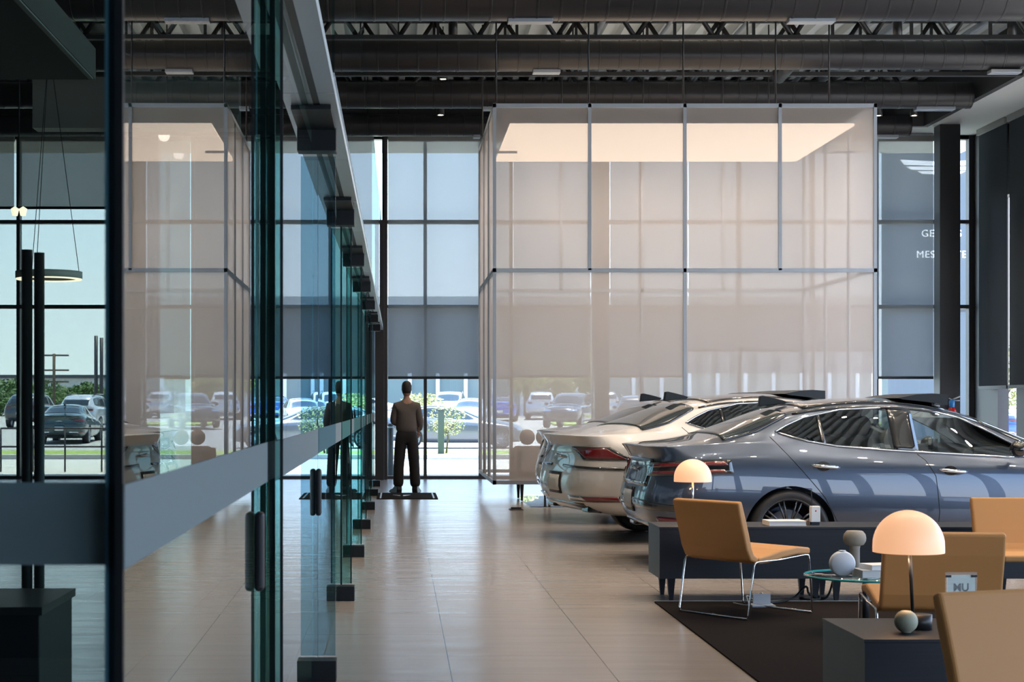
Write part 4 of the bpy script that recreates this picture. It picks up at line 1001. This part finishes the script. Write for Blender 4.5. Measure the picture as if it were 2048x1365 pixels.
# ------------------------------------------------------------------ person
def skin_obj(name, verts, edges, radii, m, parent, sub=2):
    me = bpy.data.meshes.new(name); me.from_pydata(verts, edges, []); me.materials.append(m)
    o = bpy.data.objects.new(name, me); C.objects.link(o); o.parent = parent
    s = o.modifiers.new('skin','SKIN'); s.use_smooth_shade = True
    for i, r in enumerate(radii): me.skin_vertices[0].data[i].radius = (r if isinstance(r, tuple) else (r, r))
    me.skin_vertices[0].data[0].use_root = True
    u = o.modifiers.new('sub','SUBSURF'); u.levels = u.render_levels = sub; return o
def chain(name, pts, radii, m, parent, sub=2): return skin_obj(name, pts, [(i,i+1) for i in range(len(pts)-1)], radii, m, parent, sub)
pt = thing('person', 'person in grey shirt and black trousers standing by the doormat', 'person', (.13, 26.3, 0))
# body (skin): one continuous figure, facing away from the camera with folded arms
V = [(0,0,.95),(0,.01,1.10),(0,0,1.28),(0,-.01,1.42),(0,0,1.50),(0,.01,1.58),
     (-.10,0,.90),(-.12,.01,.50),(-.13,0,.09),(.10,0,.90),(.12,.01,.50),(.13,0,.09),
     (-.17,-.01,1.39),(-.215,-.01,1.12),(-.06,.17,1.09),(.17,-.01,1.39),(.215,-.01,1.10),(.19,.10,.97),
     (-.17,.12,.03),(.16,.14,.03)]
E = [(0,1),(1,2),(2,3),(3,4),(4,5),(0,6),(6,7),(7,8),(0,9),(9,10),(10,11),(3,12),(12,13),(13,14),(3,15),(15,16),(16,17),(8,18),(11,19)]
Rr = [(.14,.10),(.13,.10),(.15,.11),(.11,.08),.05,.05,.085,.055,.04,.085,.055,.04,.06,.042,.030,.06,.042,.030,.035,.035]
skin_obj('body', V, E, Rr, M['skin'], pt)
hd = MB().lathe([(0,-.125),(.045,-.115),(.07,-.06),(.078,0),(.077,.05),(.06,.095),(.03,.115),(0,.12)], (0,0,0), 24).build('head', M['skin'], pt); hd.location = (0,.015,1.655); hd.scale = (.92,1.1,1)
hr = MB().lathe([(.070,-.07),(.082,-.02),(.084,.05),(.068,.10),(.035,.125),(0,.13)], (0,0,0), 24).build('hair', M['hair'], pt, solid=.006); hr.location = (0,-.008,1.663); hr.scale = (.95,1.1,1)
for s in (-1,1):
    MB().lathe([(0,-.012),(.02,0),(0,.012)], (s*.074,.02,1.65), 12, 'X').build('ear', M['skin'], pt)
    MB().lathe([(0,-.01),(.010,0),(0,.01)], (s*.028,.095,1.665), 10).build('eye', M['paper'], pt)
MB().tube([(0,.095,1.66),(0,.118,1.635),(0,.10,1.628)], [.006,.011,.006], 8).build('nose', M['skin'], pt)
MB().tube([(-.022,.092,1.598),(0,.099,1.596),(.022,.092,1.598)], .005, 6).build('mouth', M['red'], pt)
V = [(0,0,.93),(0,.0,1.10),(0,0,1.28),(0,-.01,1.40),(0,0,1.475),(-.165,-.01,1.385),(-.222,-.015,1.13),(-.06,.165,1.10),(.165,-.01,1.385),(.222,-.01,1.12),(.20,.09,1.0)]
E = [(0,1),(1,2),(2,3),(3,4),(3,5),(5,6),(6,7),(3,8),(8,9),(9,10)]
skin_obj('shirt', V, E, [(.20,.15),(.185,.135),(.175,.13),(.135,.10),.062,.078,.058,.046,.078,.058,.046], M['shirt'], pt)
V = [(0,0,1.05),(0,0,.95),(-.085,0,.86),(-.125,.01,.48),(-.135,0,.08),(.085,0,.86),(.12,.01,.48),(.14,0,.08)]
E = [(0,1),(1,2),(2,3),(3,4),(1,5),(5,6),(6,7)]
skin_obj('trousers', V, E, [(.16,.115),(.165,.12),.112,.092,.090,.112,.092,.090], M['trousers'], pt)
for s, rot in ((-1, 28), (1, -14)):
    sh = MB().prism([(-.05,.0),(.21,.0),(.225,.02),(.20,.05),(.10,.075),(.04,.12),(-.05,.12),(-.065,.06)], -.045, .045, 'YZ').build('shoe', M['shoe'], pt, bev=.015); sh.location = (s*.14, 0, .001); sh.rotation_euler = (0,0,R(rot)*1)
def hand(loc, rot, s):
    h = bpy.data.objects.new('hand', None); C.objects.link(h); h.parent = pt; h.location = loc; h.rotation_euler = rot
    chain('palm', [(0,0,0),(0,0,-.05),(0,0,-.085)], [(.022,.014),(.036,.014),(.034,.012)], M['skin'], h)
    for k, ln in enumerate((.062,.072,.068,.052)):
        x = (-.027+.018*k)*s; chain('finger', [(x,0,-.08),(x,.008,-.08-ln*.5),(x,.028,-.08-ln*.9)], [.0088,.0082,.007], M['skin'], h)
    chain('thumb', [(-.022*s,0,-.03),(-.045*s,.010,-.055),(-.050*s,.022,-.082)], [.011,.0095,.008], M['skin'], h)
hand((-.02,.19,1.10), (R(70),0,R(-75)), 1); hand((.19,.11,.97), (R(35),0,R(20)), -1)
